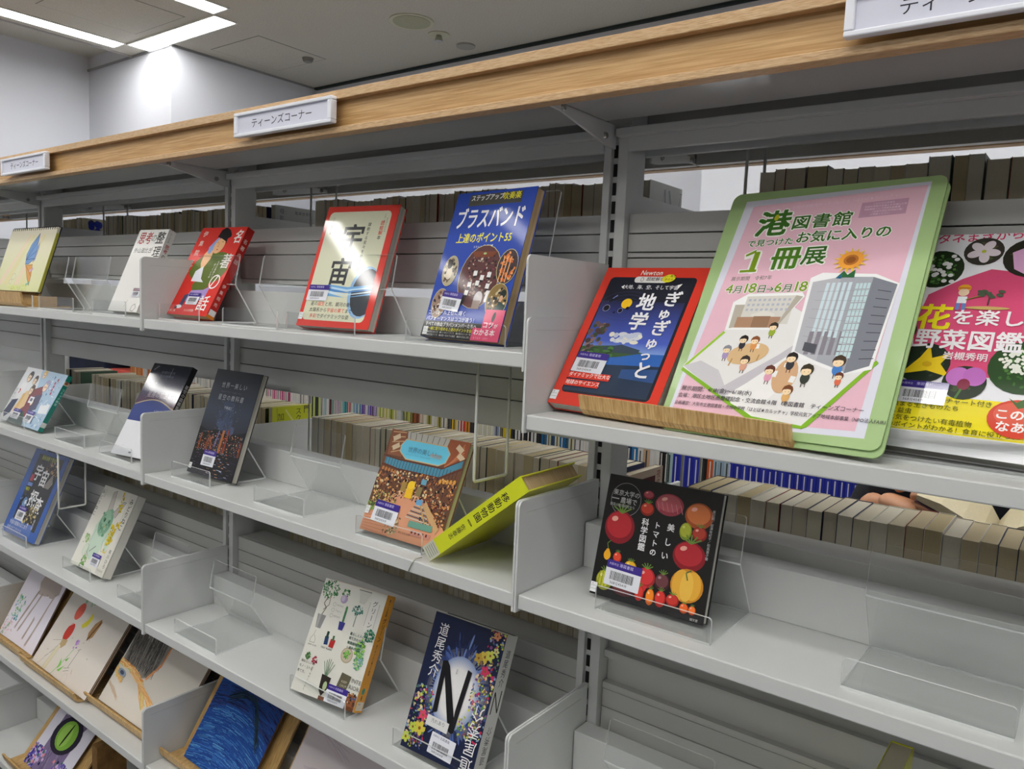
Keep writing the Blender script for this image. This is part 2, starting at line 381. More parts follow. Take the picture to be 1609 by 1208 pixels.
for ux in BAYS+[.9]:
    for s in (1, -1):
        f = (lambda y: y) if s == 1 else (lambda y: .466-y)
        pr = [(f(.022), 1.7335), (f(.022), 1.7255), (f(.05), 1.7245), (f(.165), 1.703), (f(.1815), 1.703), (f(.1815), 1.7335)]
        if s == -1: pr = pr[::-1]
        t = up(extrude_x('canopy_arm', pr, ux-.0035, ux+.0005, METAL, None, .0006))
        for y, z in ((.052, 1.7292), (.152, 1.7155)): cyl('bolt', (ux+.0005, f(y), z), .0048, .003, 'x', STEEL, t, 12, .0036)
# oak cornice, both sides, one long length
def cornice(y0, s):
    f = lambda a, b: (min(s*a, s*b)+y0, max(s*a, s*b)+y0)
    a, b = f(.010, .024); t = up(box('oak_fascia', (-3.6, a, 1.732), (1.8, b, 1.7702), OAKP))
    for nm, ya, yb, za, zb in (('top_trim', 0, .03, .0502, .0628), ('bottom_trim', 0, .02, .003, .0118)):
        a, b = f(ya, yb); box(nm, (-3.6, a, 1.72+za), (1.8, b, 1.72+zb), OAKE, t, .001)
cornice(.0015, 1); cornice(.47, -1)
up(box('canopy_top', (-3.6, .03, 1.768), (1.8, .442, 1.7825), OAKP))
# name plates
def plate(x, label, k):
    t = tag(empty('name_plate', (x, 0, 1.7355)), label, 'sign', 'name plates on the oak cornice')
    w, h = .237, .0372
    boxes('plate_frame', [((0, -.012, 0), (w, -.001, .0052)), ((0, -.012, h-.0052), (w, -.001, h)), ((0, -.012, .0052), (.0085, -.001, h-.0052)), ((w-.0085, -.012, .0052), (w, -.001, h-.0052))], WHITEP, t, .0012)
    box('card', (.0085, -.0085, .0052), (w-.0085, -.007, h-.0052), CARD, t)
    a = Art(220, 27); a.text('ティーンズコーナー', 34 if k else 40, 6, 15.5, '3a3a44', sx=1.07)
    a.build('plate_lettering', t, PAPER, lambda px, py, e: (.0085+px, -.0085-e, h-.0052-py))
plate(-1.521, 'white framed name plate at the left end of the oak cornice', 0)
plate(-.588, 'white framed name plate in the middle, above the left wall corner', 1)
plate(.337, 'white framed name plate cut by the top right corner of the picture', 1)

# ---------------------------------------------------------------- far side of the unit
FZ = {1: 1.535, 2: 1.0925, 3: .895, 4: .60}
for b in range(4):
    for k, z in FZ.items():
        x0 = BAYS[b]
        t = tag(empty('far_shelf', (x0, .235, z)), 'white far side shelf of the %s, tier %d from the top' % (BN[b], k), 'shelf', 'far side shelves')
        box('shelf_board', (.005, .028, -TH), (BW-.005, .22, 0), METAL, t, .001); box('back_stop', (.005, 0, 0), (BW-.005, .028, .0617), METAL, t)
        for xa in (.0004, BW-.0034):
            extrude_x('side_bracket', [(0, -TH-.004), (.222, -TH-.004)]+arc(.214, .1085, .008, 0, 90)+[(0, .1165)], xa, xa+.003, METAL, t)
PGM = [mat('pages_%s' % c, c, .9, .1, noise=.16, scale=30, stretch=(14, .3, .3)) for c in ('dcd4be', 'd4cbb2', 'cdbf9e', 'e0dac8', 'c8b994', 'd6cdb8')]
CVM = [mat('cover_%s' % c, c, .5) for c in ('dcd8cc', '2c2e34', '3d5a48', '8a2f22', 'd8d2c0', '283256', 'c8c0ae', 'b06a28', 'e4e2da')]
PBM = {}
def pb_mesh(ci, pi_):
    if (ci, pi_) not in PBM:
        V, F = [], []
        for a, b in (((0, 0, 0), (.028, 1, 1)), ((.972, 0, 0), (1, 1, 1)), ((.028, .985, 0), (.972, 1, 1))):
            n = len(V); V += bv(a, b); F += [tuple(i+n for i in f) for f in BF]
        me = bpy.data.meshes.new('cover'); me.from_pydata(V, [], F); me.materials.append(CVM[ci])
        m2 = bpy.data.meshes.new('pages'); m2.from_pydata(bv((.028, .004, .008), (.972, .985, .994)), [], BF); m2.materials.append(PGM[pi_])
        PBM[ci, pi_] = (me, m2)
    return PBM[ci, pi_]
def paperback(x, y, z, w, d, h, label, grp, ci=None, pi_=None, yaw=0):
    ci = random.choice((0, 0, 0, 0, 4, 4, 6, 6, 8, 8, 8, 1, 1, 2, 3, 5)) if ci is None else ci
    me, m2 = pb_mesh(ci, random.randrange(6) if pi_ is None else pi_)
    o = bpy.data.objects.new('paperback', me); o.location = (x, y, z); o.scale = (w, d, h); o.rotation_euler = (0, yaw, 0); link(o); tag(o, label, 'book', grp)
    link(bpy.data.objects.new('pages', m2), o); return o
def far_row(xa, xb, z, lo, hi, wl, wh, label, grp, step=None):
    x = xa; h = random.uniform(lo, hi); last = None
    while x < xb-wh:
        w = random.uniform(wl, wh); 
        if random.random() < .3: h = random.uniform(lo, hi)
        if random.random() < .04: x += .002
        last = paperback(x, .294+random.uniform(-.002, .003), z+.0005, w-.0006, .107, h+random.uniform(-.0008, .0008), label, grp); x += w
    return x
G1 = 'paperbacks on the far upper tier, page edges to us'; G2 = 'paperbacks on the far second tier, page edges to us'
def lab(b, k): return 'cream paperback, page edge to us, %s far row of the %s' % (['', 'upper', 'second'][k], BN[b])
e = []
far_row(-1.93, -1.812, FZ[1], .146, .150, .010, .016, lab(0, 1), G1)
far_row(-1.672, -.918, FZ[1], .143, .151, .010, .021, lab(1, 1), G1)
far_row(-.772, -.022, FZ[1], .143, .151, .010, .021, lab(2, 1), G1)
far_row(.158, .56, FZ[1], .142, .153, .013, .027, lab(3, 1), G1)
far_row(-1.93, -1.812, FZ[2], .146, .150, .010, .014, lab(0, 2), G2)
far_row(-1.755, -.918, FZ[2], .144, .150, .013, .021, lab(1, 2), G2)
far_row(-.768, -.022, FZ[2], .145, .150, .013, .021, lab(2, 2), G2)
far_row(.085, .56, FZ[2], .146, .150, .017, .021, lab(3, 2), G2)
# the end books of the far rows that show a cover
def endbook(x, z, h, w, cov, label, draw, d=.107, y=.294):
    o = tag(empty('paperback', (x, y, z+.0005)), label, 'book')
    box('pages', (.0006, .001, .001), (w-.0006, d-.002, h-.001), PGM[0], o); boxes('cover', [((0, 0, 0), (.0006, d, h)), ((w-.0006, 0, 0), (w, d, h)), ((0, d-.001, 0), (w, d, h))], mat('cover_'+cov, cov, .35), o)
    a = Art(d*1000, h*1000); draw(a); a.build('cover_print', o, GLOSSY, lambda px, py, e: (w+e, px, h-py))
def dr1(a): a.text('母影', 12, 6, 13, '55585a', v=True, sp=1.15); a.text(':', 27, 6, 13, '55585a'); a.text('尾崎世界観', 52, 8, 8.6, '4c4f50', sp=1.12); a.ell(75, 48, 9, 3, 'a9a93a')
endbook(-.917, FZ[1], .148, .0125, 'a9aca8', 'grey paperback cover with dark Japanese title standing above the far shelf end, middle bay', dr1)
def dr2(a): 
    a.grad(0, 0, 107, 148, 'b9bcb4', '9a9d96'); a.line([(32, 60), (48, 8)], 1.2, '44484a'); a.line([(48, 8), (54, 60)], 5, '44484a'); a.line([(62, 8), (82, 64)], 6, '4a4e50'); a.line([(104, 8), (84, 64)], 1.2, '44484a'); a.line([(98, 8), (108, 8)], 1, '44484a')
endbook(-.021, FZ[1], .146, .016, 'b4b6ae', 'silver book cover with thin grey capital letters at the far row end, right bay', dr2)
def dr3(a):
    a.rect(0, 0, 107, 148, 'b9ae90'); 
    for i in range(14): a.ell(random.uniform(20, 80), random.uniform(12, 50), random.uniform(6, 14), random.uniform(5, 12), random.choice(('1c2f9a', '24389f', '3a50b8', '141c6a')))
    a.rect(50, 55, 50, 20, '7a2038')
endbook(-1.811, FZ[1], .148, .012, 'b9ae90', 'paperback with blue and dark red cover picture at the far row end, left bay', dr3)
def dr4(a): a.rect(0, 0, 107, 148, 'cfd62e'); a.line([(35, 8), (60, 40)], 4, 'e6e88a'); a.line([(12, 2), (16, 60)], 3, 'b8b838'); a.text('加藤', 14, 14, 18, '2e2e22', v=True); a.text('スク', 62, 5, 17, '2e2e22', v=True, sp=.95); a.text('門', 84, 1, 19, '2a2a24', v=True, b=.02)
endbook(-.917, FZ[2], .149, .0125, 'd2d834', 'bright yellow paperback cover with black title at the far row end, middle bay', dr4)
def dr5(a): a.rect(0, 0, 107, 148, 'b9a896'); a.rect(0, 12, 82, 136, '4a1c18'); a.text('夜哀', 86, 4, 15, '7a2028', v=True)
endbook(-.021, FZ[2], .148, .013, 'b9a896', 'dark red and beige paperback cover at the far row end, right bay', dr5)
# rows lower down: joined
V, F, FM = [], [], []
for b in range(3):
    for z, xs in ((FZ[3], BAYS[b]+.06), (FZ[4], BAYS[b]+.03)):
        x = xs
        while x < BAYS[b]+.88:
            w = random.uniform(.011, .02); n = len(V); h = random.uniform(.146, .156)
            V += bv((x, .296, z), (x+w-.001, .40, z+h)); F += [tuple(i+n for i in f) for f in BF]; FM += [random.randrange(6)]*6; x += w
tag(obj('paperback_row', V, F, PGM, None, fmat=FM), 'dark row of paperback page edges showing under the second and third shelves', 'books', kind='stuff')
# wire book stops
def wire(x, y0, y1, z0, z1, label):
    pts = [(x, y0, z1)]+[(x, y0+.004-.004*cos(radians(a)), z0+.004-.004*sin(radians(a))) for a in range(0, 91, 18)]+[(x, y1-.004+.004*sin(radians(a)), z0+.004-.004*cos(radians(a))) for a in range(0, 91, 18)]+[(x, y1, z1)]
    t = tag(empty('wire_book_stop', (0, 0, 0)), label, 'book stop', 'wire book stops'); tube('wire_loop', pts, .0021, WIREM, t)
    box('hook_clip', (x-.006, y0-.002, z1-.001), (x+.006, y1+.004, z1+.003), METALS, t)
wire(-.12, .0565, .128, 1.248, 1.412, 'white U-shaped wire book stop under the brass band book shelf')
wire(-1.28, -.002+.006, .062, .992, 1.117, 'white U-shaped wire book stop hanging in front of the blue space probe book')
wire(-.79, .30, .366, 1.56, 1.728, 'grey wire book stop at the far row start beside the red space book')
wire(.15, .265, .33, 1.56, 1.728, 'grey wire book stop at the far row start beside the poster top')
wire(-1.69, .30, .366, 1.56, 1.728, 'grey wire book stop at the far row start right of the sketchbook')
wire(-2.2, .30, .366, 1.56, 1.728, 'grey wire book stop above the spiral sketchbook')
wire(-.784, .30, .366, 1.112, 1.30, 'grey wire book stop beside the yellow paperback cover of the far row')
wire(.072, .30, .366, 1.112, 1.30, 'grey wire book stop behind the top of the tomato book')

# ---------------------------------------------------------------- bookcase across the far aisle
t = tag(empty('bookcase', (-3.9, 1.12, 0)), 'low white bookcase across the far aisle, full of coloured paperback spines', 'bookcase')
L = 5.1
for z in (.25, .62, .985): box('shelf_board', (0, 0, z-.018), (L, .24, z), METAL, t)
box('top_board', (0, 0, 1.27), (L, .24, 1.29), METAL, t); box('back_board', (0, .23, 0), (L, .24, 1.27), METALS, t)
for k in range(7): box('divider', (k*.85-.01 if k < 6 else L-.02, 0, 0), (k*.85+.01 if k < 6 else L, .24, 1.27), METAL, t)
SPM = {}
def spine(x, w, h, c, label, grp, c2='e8e4dc'):
    k = (c, c2)
    if k not in SPM:
        V, F, FM = [], [], []
        for a, b, m in (((0, 0, 0), (1, 1, 1), 0), ((.4, -.004, .38), (.6, 0, .88), 1), ((0, -.004, .06), (1, 0, .2), 2)):
            n = len(V); V += bv(a, b); F += [tuple(i+n for i in f) for f in BF]; FM += [m]*6
        me = bpy.data.meshes.new('paperback_spine'); me.from_pydata(V, [], F)
        for cc in (c, c2, 'e2e2de'): me.materials.append(mat('spine_'+cc, cc, .5))
        me.polygons.foreach_set('material_index', FM); SPM[k] = me
    o = link(bpy.data.objects.new('coloured_paperback', SPM[k])); o.location = (x, 1.125, .9855); o.scale = (w-.0008, .11, h); tag(o, label, 'book', grp)
runs = [(-3.2, -2.94, ['e88a2a', 'e07a22', 'f0a040'], 'orange'), (-2.94, -2.1, ['d8d4c8', 'c8c4b8', 'b0b4ae'], 'pale'), (-2.1, -1.95, ['d85a94', 'e8e4e0', 'd0508a'], 'pink and white'),
        (-1.95, -1.83, ['e6e4de', 'dcdad4'], 'white'), (-1.83, -1.77, ['222222', 'a8c02a'], 'black and lime'),
        (-1.77, -1.55, ['a88ab0', '58b0b8', 'e8e0da', '9ad0c8', '78b4c0', 'd83a50', 'b8bc40', 'e4e2de', '8c9cc8', '6a2430'], 'mixed pastel'), (-1.55, -1.46, ['3830a8', 'a07ac8', 'd0cce0'], 'violet and blue'),
        (-1.46, -1.29, ['c8cc60', 'b8c050', 'd0c878'], 'yellow green'), (-1.29, -1.24, ['b0602a', '8a4a2a', 'c8a890'], 'brown'), (-1.24, -1.13, ['d8d4b8', 'b0a850', 'e6e4de'], 'cream'), (-1.13, -1.01, ['d83a3a', 'e8c030', 'e89a30', 'e6e4de', '2a2a30', 'e07820'], 'red and yellow'),
        (-1.01, -.91, ['e2e0cc', 'd8d8c0', '98a8d0', 'b08ab8'], 'pale striped'), (-.91, -.87, ['d8c020', 'e0c828'], 'yellow'), (-.87, -.755, ['1c1c22', 'e4e4e0', '24242a'], 'black and white'),
        (-.755, -.645, ['d8d4b0', 'e0dcc0', '1e5a90', '1a6aa0'], 'cream and blue'), (-.645, -.47, ['e0e2e6', 'dcdcd8', 'e8e8e6', '8a90c0'], 'white with blue'), (-.47, -.435, ['1e3a60', '2a78b8'], 'sea blue'), (-.435, -.37, ['e8e8e6', 'd0b090', 'e4e4e4'], 'white and tan'), (-.37, -.35, ['1e1e1e'], 'black'), (-.35, -.33, ['b0d0d0'], 'pale teal'),
        (-.33, -.255, ['2430b0', '2a36b8'], 'deep blue left'), (-.255, -.235, ['1e1e22'], 'black right'), (-.235, -.219, ['e06020'], 'orange red'), (-.219, -.185, ['b8d0e0', 'a8c4dc'], 'light blue'), (-.185, .12, ['2632b4', '2430b0', '2c3abc'], 'deep blue'), (.12, 1.1, ['3a3a40', '8a8a90', 'c8c8c4'], 'dark')]
for a, b, cs, nm in runs:
    x = a; i = 0
    while x < b-.004:
        if abs((x+3.9) % .85-.0) < .012 or (x+3.9) % .85 > .838: x += .022
        w = random.choice((.014, .017, .02)); spine(x, w, random.choice((.146, .148, .15, .149)), cs[i % len(cs)] if len(cs) < 4 else random.choice(cs), '%s paperback spine in the bookcase across the far aisle' % nm, nm+' spines across the aisle', random.choice(('efece6', '3a3a3a')) if nm not in ('deep blue', 'deep blue left') else 'dfe2f4'); x += w; i += 1
def cushion(name, x0, x1, z1, c, label, cat):
    o = box(name, (x0, 1.13, .987), (x1, 1.33, z1), mat('cloth_'+c, c, .9, noise=.3, scale=14, bump=.4)); bevel(o, .018, 4); tag(o, label, cat)
cushion('cloth_bundle', -3.88, -3.46, 1.15, '1f2740', 'dark navy cloth bundle on the bookcase across the far aisle', 'cloth')
cushion('cloth_bundle', -3.455, -3.215, 1.085, 'd8564a', 'coral red cloth bundle beside the navy one on the far bookcase', 'cloth')
# ---------------------------------------------------------------- clear acrylic book stands
APM = {}
def aplate(name, key, p0, p1, Wd, r, parent, t=.0026, thick_up=1):
    if key not in APM:
        y0, z0 = p0; y1, z1 = p1; L = math.hypot(y1-y0, z1-z0); dy, dz = (y1-y0)/L, (z1-z0)/L; ny, nz = -dz*thick_up, dy*thick_up
        out = [(0, 0), (Wd, 0)]+(arc(Wd-r, L-r, r, 0, 90, 4)+arc(r, L-r, r, 90, 180, 4) if r else [(Wd, L), (0, L)])
        n = len(out); V = [(x, y0+dy*s, z0+dz*s) for x, s in out]+[(x, y0+dy*s+ny*t, z0+dz*s+nz*t) for x, s in out]
        F = [tuple(range(n))[::-1], tuple(range(n, 2*n))]+[(i, (i+1) % n, (i+1) % n+n, i+n) for i in range(n)]
        me = bpy.data.meshes.new(name); me.from_pydata(V, [], F); me.materials.append(ACR); me.materials.append(ACE)
        me.polygons.foreach_set('material_index', [0, 0]+[1]*n); me.update(); APM[key] = me
    return link(bpy.data.objects.new(name, APM[key]), parent)
def stand(x0, x1, z, label, y=.024, top=(.085, .125), knee=(.075, .072), D=.12, lip=.03, yaw=0):
    Wd = round(x1-x0, 4); t = tag(empty('acrylic_book_stand', (x0, y, z+.0002), (0, 0, yaw)), label, 'book stand', 'clear acrylic book stands')
    K = (Wd, top, knee, D, lip)
    aplate('base', (K, 1), (0, 0), (D, 0), Wd, 0, t); aplate('front_lip', (K, 0), (0, 0), (0, lip), Wd, .004, t, thick_up=-1)
    aplate('riser', (K, 2), (D, .001), knee, Wd, 0, t); aplate('back_plate', (K, 3), knee, top, Wd, .004, t)
    return t
stand(-1.60, -1.455, Z1, 'empty clear acrylic stand just right of the sketchbook')
stand(-1.418, -1.245, Z1, 'empty clear acrylic stand left of the white paperback')
stand(-1.155, -1.015, Z1, 'clear acrylic stand under the white paperback')
stand(-.885, -.748, Z1, 'clear acrylic stand under the red comic-style book')
stand(-.674, -.520, Z1, 'empty clear acrylic stand between the two red books')
stand(-.495, -.333, Z1, 'clear acrylic stand under the red space book')
stand(-.227, -.052, Z1, 'tall clear acrylic stand under the blue brass band book', top=(.112, .211), knee=(.085, .10), D=.122)
stand(.37, .60, Z1R, 'wide clear acrylic stand under the white flower guide', y=.042, D=.10)
stand(.375, .60, Z1R+.0026, 'second wide clear acrylic stand stacked under the white flower guide', y=.0435, D=.10)
stand(-1.66, -1.5156, Z2, 'clear acrylic stand under the comic cover book')
stand(-1.346, -1.2006, Z2, 'empty clear acrylic stand between the comic cover and starry sky books')
stand(-1.13, -.9941, Z2, 'clear acrylic stand under the starry sky book')
stand(-.8404, -.7115, Z2, 'clear acrylic stand under the night city book')
stand(-.5768, -.4435, Z2, 'empty clear acrylic stand left of the museum hall book')
stand(-.3202, -.1835, Z2, 'clear acrylic stand under the museum hall book')
stand(.0987, .2419, Z2, 'clear acrylic stand under the black tomato book')
stand(.3748, .5165, Z2, 'large empty clear acrylic stand right of the tomato book')
stand(.535, .68, Z2, 'clear acrylic stand cut by the right edge of the picture', y=.03)
stand(-1.67, -1.525, Z3, 'clear acrylic stand under the blue space probe book', y=.027)
stand(-1.322, -1.1874, Z3, 'clear acrylic stand under the green cat book', y=.027)
stand(-1.062, -.925, Z3, 'empty clear acrylic stand right of the green cat book', y=.027)
stand(-.8141, -.6744, Z3, 'empty clear acrylic stand left of the plant book', y=.0152)
stand(-.471, -.335, Z3, 'clear acrylic stand under the plant book')
stand(-.2289, -.095, Z3, 'clear acrylic stand under the dark blue flower book')
stand(.083, .226, Z3, 'empty clear acrylic stand on the lowest shelf in view, right bay')

# ---------------------------------------------------------------- bamboo book rests
def rest(x0, w, y, z, tilt, label, back=.2, bw=None, bx=0, m=BAMB, lip=.027, yaw=0, bm=None):
    t = tag(empty('bamboo_book_rest', (x0, y, z+.0003), (0, 0, yaw)), label, 'book rest', 'bent bamboo book rests')
    o = [(-.014, lip), (-.0095, .010)]+[(.008+.011*cos(radians(a))-.003*(a < 230), .011+.011*sin(radians(a))) for a in range(210, 271, 15)]+[(.10, 0), (.10, .005)]
    i = [(.008+.006*cos(radians(a)), .011+.006*sin(radians(a))) for a in range(265, 204, -15)]+[(-.0045, .011), (-.009, lip)]
    extrude_x('ledge', o+i, 0, w, m, t, .0006)
    bw = bw or w; c, s = cos(tilt), sin(tilt)
    b = boxes('back_plate', [((bx, 0, 0), (bx+bw, .006, back))], bm or BAMV, t, .0008); b.location = (0, .034, .0055); b.rotation_euler = (-tilt, 0, 0)
    return t
def warp(H, w, h):
    def g(px, py, e):
        x, y = px*1000, py*1000; X, Y, Q = (r[0]*x+r[1]*y+r[2] for r in H)
        return (min(max(X/Q, .3), w-.3)/1000, -e, h/1000-min(max(Y/Q, .3), h-.3)/1000)
    return g
# ---------------------------------------------------------------- books
def book(name, label, x, y, z, yaw, tilt, w, h, d, front, spine=None, sside='L', cover='888888', pages=PG_W, board=.0006, m=GLOSSY, grp=None, roll=0, inset=.002, ds=None, H=None):
    t = tag(empty(name, (x, y, z+.0028)), label, 'book' if name != 'poster_board' else 'poster', grp)
    if name != 'poster_board': t.rotation_euler = (-tilt, 0, yaw)
    CV = mat('cover_'+cover, cover, .35, coat=.6)
    L = sside == 'L'
    box('pages', (board if L else inset, -d+board, inset*.6), (w-inset if L else w-board, -board, h-inset*.6), pages, t)
    sx = (0, board) if L else (w-board, w)
    boxes('cover', [((0, -d, 0), (w, -d+board, h)), ((0, -board, 0), (w, 0, h)), ((sx[0], -d, 0), (sx[1], 0, h))], CV, t)
    qx, qy = (w*1000/ds[0], h*1000/ds[1]) if ds else (1, 1)
    a = Art(*(ds or (w*1000, h*1000))); front(a); wf = warp(H, w*1000, h*1000) if H else None
    a.build('cover_print', t, m, (lambda px, py, e: (lambda v: (v[0], -d-e, v[2]))(wf(px, py, e))) if H else (lambda px, py, e: (px*qx, -d-e, h-py*qy)))
    if spine:
        a = Art(d*1000, h*1000); spine(a)
        a.build('spine_print', t, m, (lambda px, py, e: (w+e, -d+px, h-py)) if not L else (lambda px, py, e: (-e, -px, h-py)))
    return t
def label_part(t, d, h, x, y, w, hh, rot=0, **k):
    a = Art(500, 500); a.clip = False; sticker(a, x, y, w, hh, rot, **k)
    for v in range(len(a.V)): pass
    return a.build('library_label', t, GLOSSY, lambda px, py, e: (px, -d-e, h-py), base=.0015)
def call_part(t, d, h, x, y, w=9, hh=12):
    a = Art(500, 500); a.clip = False; a.rect(x, y, w, hh, 'e8e8ea'); a.line([(x+.5, y+hh*.36), (x+w-.5, y+hh*.36)], .4, '7a9a8a'); a.line([(x+.5, y+hh*.68), (x+w-.5, y+hh*.68)], .4, '7a9a8a'); a.text('K', x+2, y+.5, 3, '444444')
    a.build('call_number_label', t, GLOSSY, lambda px, py, e: (px, -d-e, h-py), base=.0014)
R = random.Random(3)
def speck(a, x, y, w, h, n, cols, lo, hi):
    for _ in range(n): a.ell(x+R.random()*w, y+R.random()*h, R.uniform(lo, hi), R.uniform(lo, hi), R.choice(cols), R.uniform(0, 180), 7)

# white paperback
def f(a):
    a.rect(0, 0, a.w, a.h, 'e4e3e0'); a.text('思考', 8, 5, 30, 'a8322e', b=.02, sx=.82); a.text('の', 54, 10, 20, '33332f'); a.text('整', 72, 5, 30, '30302c', v=True, b=.02); a.text('理学', 78, 38, 27, '30302c', v=True, b=.02)
    a.text('外山滋比古', 8, 42, 13, '4a4a46', b=.01); a.text('新版', 70, 40, 5, '666660', v=True); a.line([(58, 160), (54, 176)], .8, 'a06060')
    a.line([(82, 172), (90, 168), (96, 176), (90, 184), (80, 182), (82, 172)], 1, '55555a')
def s(a): a.rect(0, 0, a.w, a.h, 'dcdbd7'); a.text('ちくま文庫', 5, 6, 4.5, '8a8a86', v=True); a.text('思考', 4, 32, 10, 'a8322e', v=True, b=.02); a.text('の整理学', 4, 54, 9, '44443f', v=True, b=.02)
t = book('paperback_book', 'white paperback with red and black brush-style title beside the thin steel bracket', -1.1001, .045, Z1, .059, .40, .1061, .1855, .0164, f, s, 'R', 'e4e3e0', PG_W, m=MATTE)
label_part(t, .0164, .1855, 66, 134, 28, 20, name='大阪市立北図書館', top='8a6a62')

# red comic-style book
def f(a):
    a.rect(0, 0, a.w, a.h, 'd8362e'); a.line([(12, 84), (5, 150)], 1.6, '5a1a18')
    a.poly([(66, 60), (100, 56), (128, 62), (138, 96), (126, 118), (98, 128), (66, 124), (38, 114), (24, 104), (30, 78), (46, 66)], '5d6e2a'); a.poly([(62, 116), (100, 110), (104, 134), (92, 142), (60, 142), (54, 130)], '5d6e2a')
    a.poly([(60, 142), (96, 140), (112, 132), (110, 160), (66, 172), (50, 160)], 'a48fc8'); a.poly([(46, 152), (58, 150), (54, 178), (42, 176)], '4a4a68')
    a.poly([(46, 62), (58, 42), (70, 44), (72, 72), (60, 100), (48, 82)], 'ecb98a'); a.poly([(44, 100), (62, 88), (72, 116), (84, 124), (44, 122)], 'e0e2ea')
    a.poly([(50, 46), (62, 28), (72, 20), (70, 40), (62, 62), (54, 58)], '93aade'); a.ell(80, 42, 15, 18, 'efb988', 10); a.poly([(62, 22), (66, 6), (78, 0), (92, 6), (102, 16), (104, 22), (96, 26), (98, 40), (93, 32), (78, 26)], '1f1a1c')
    for x, y in ((72, 36), (86, 34)): a.line([(x-3, y), (x, y-1.5), (x+3, y)], .8, '5a3020')
    a.line([(78, 38), (76, 44), (79, 45)], .7, '8a4a30'); a.ell(79, 51, 2.4, 1.3, 'c04a40'); a.poly([(4, 104), (16, 96), (22, 100), (16, 112), (4, 114)], 'efc8a0'); a.ell(44, 178, 9, 4, 'e8e8ec'); a.ell(36, 180, 4, 3, '30303a')
    a.text('伊集院', 12, 8, 14, 'f0e0d8', v=True, sp=1.55, b=.01); a.text('光', 8, 74, 17, 'f0e0d8', b=.01)
    a.text('名', 114, 6, 32, 'f4eeea', b=.02, sx=.8); a.text('著', 108, 60, 34, 'f4eeea', b=.02, sx=.9); a.ring(118, 122, 13, 14, 3, 'f4eeea'); a.line([(121, 110), (112, 132)], 3, 'f4eeea'); a.text('話', 98, 152, 34, 'f4eeea', b=.02, sx=.95)
    a.text('伝説の番組から', 100, 76, 5.5, 'e8e4da', v=True); a.text('語っている本', 92, 82, 5.5, 'e8e4da', v=True); a.text('大人気教養', 66, 182, 6, 'f0d8d0'); a.text('書籍化第二弾', 4, 184, 6, 'f0d8d0')
def s(a): a.rect(0, 0, a.w, a.h, 'b52a26'); a.text('名著の話', 3.5, 24, 10, 'f0dcd4', v=True, sp=1.5); a.text('伊集院光', 4, 124, 8, 'f0dcd4', v=True, sp=1.6); a.rect(2, 178, a.w-3, 11, 'dadada'); a.rect(0, 189, a.w, 6, 'd8802a')
t = book('paperback_book', 'red book with a comic figure in a green kimono and black hat', -.915, .060, Z1, .061, .487, .1412, .195, .017, f, s, 'R', 'd8362e', PG_T, m=MATTE)
label_part(t, .017, .195, 62, 148, 36, 25)

# red space book
def f(a):
    a.rect(0, 0, a.w, a.h, 'd83a30'); a.rr(8, 10, 134, 190, 9, 'd9dabf'); a.ell(126, 150, 31, 44, '8fb8e0'); a.ell(129, 150, 28, 40, '3b4047'); a.rect(142, 90, 14, 115, 'd83a30')
    for k, (c, y) in enumerate((('6fa8dc', 146), ('b8d8ee', 149), ('4f88c8', 152), ('cfe4ee', 156), ('78aedc', 160))): a.poly([(46, y-8), (90, y-4+k), (142, y-9), (142, y-6), (90, y), (46, y-2)], c)
    a.rect(142, 90, 14, 115, 'd83a30'); a.text('宇', 47, 32, 49, '34363a', b=.035); a.text('宙', 40, 92, 49, '34363a', b=.035)
    a.text('躍動する星々をめぐる旅', 98, 30, 7, '3c3c36', v=True, b=.01, sp=1.12); a.text('ゼロからわかる', 134, 22, 3.6, '55554a', v=True); a.text('超絵解', 124, 27, 8.5, 'd83a30', v=True, b=.02); a.text('本', 124, 53, 7.5, '3c3c36', b=.02); a.text('この一冊', 128, 15, 4, '55554a', v=True); a.text('アート編集部著', 17, 20, 4.4, '55554a', v=True)
    y = 168
    for r in ((('星の', '3c3c36'), ('誕生', 'd83a30'), ('と死、銀河の衝突…', '3c3c36')), (('太陽系から', '3c3c36'), ('宇宙の果て', 'd83a30'), ('まで', '3c3c36')), (('多彩', 'd83a30'), ('でダイナミックな姿', '3c3c36'))):
        x = 20 if y < 180 else 24
        for tx, c in r: a.text(tx, x, y, 7.8, c, b=.012); x += len(tx)*7.8
        y += 10.4
t = book('hardcover_book', 'large red book with cream panel and two big dark Japanese characters', -.5111, .0705, Z1, .101, .34, .1558, .2104, .0168, f, None, 'L', 'd83a30', PG_W)
label_part(t, .0168, .2104, 8, 140, 45, 27); call_part(t, .0168, .2104, 1.5, 188)

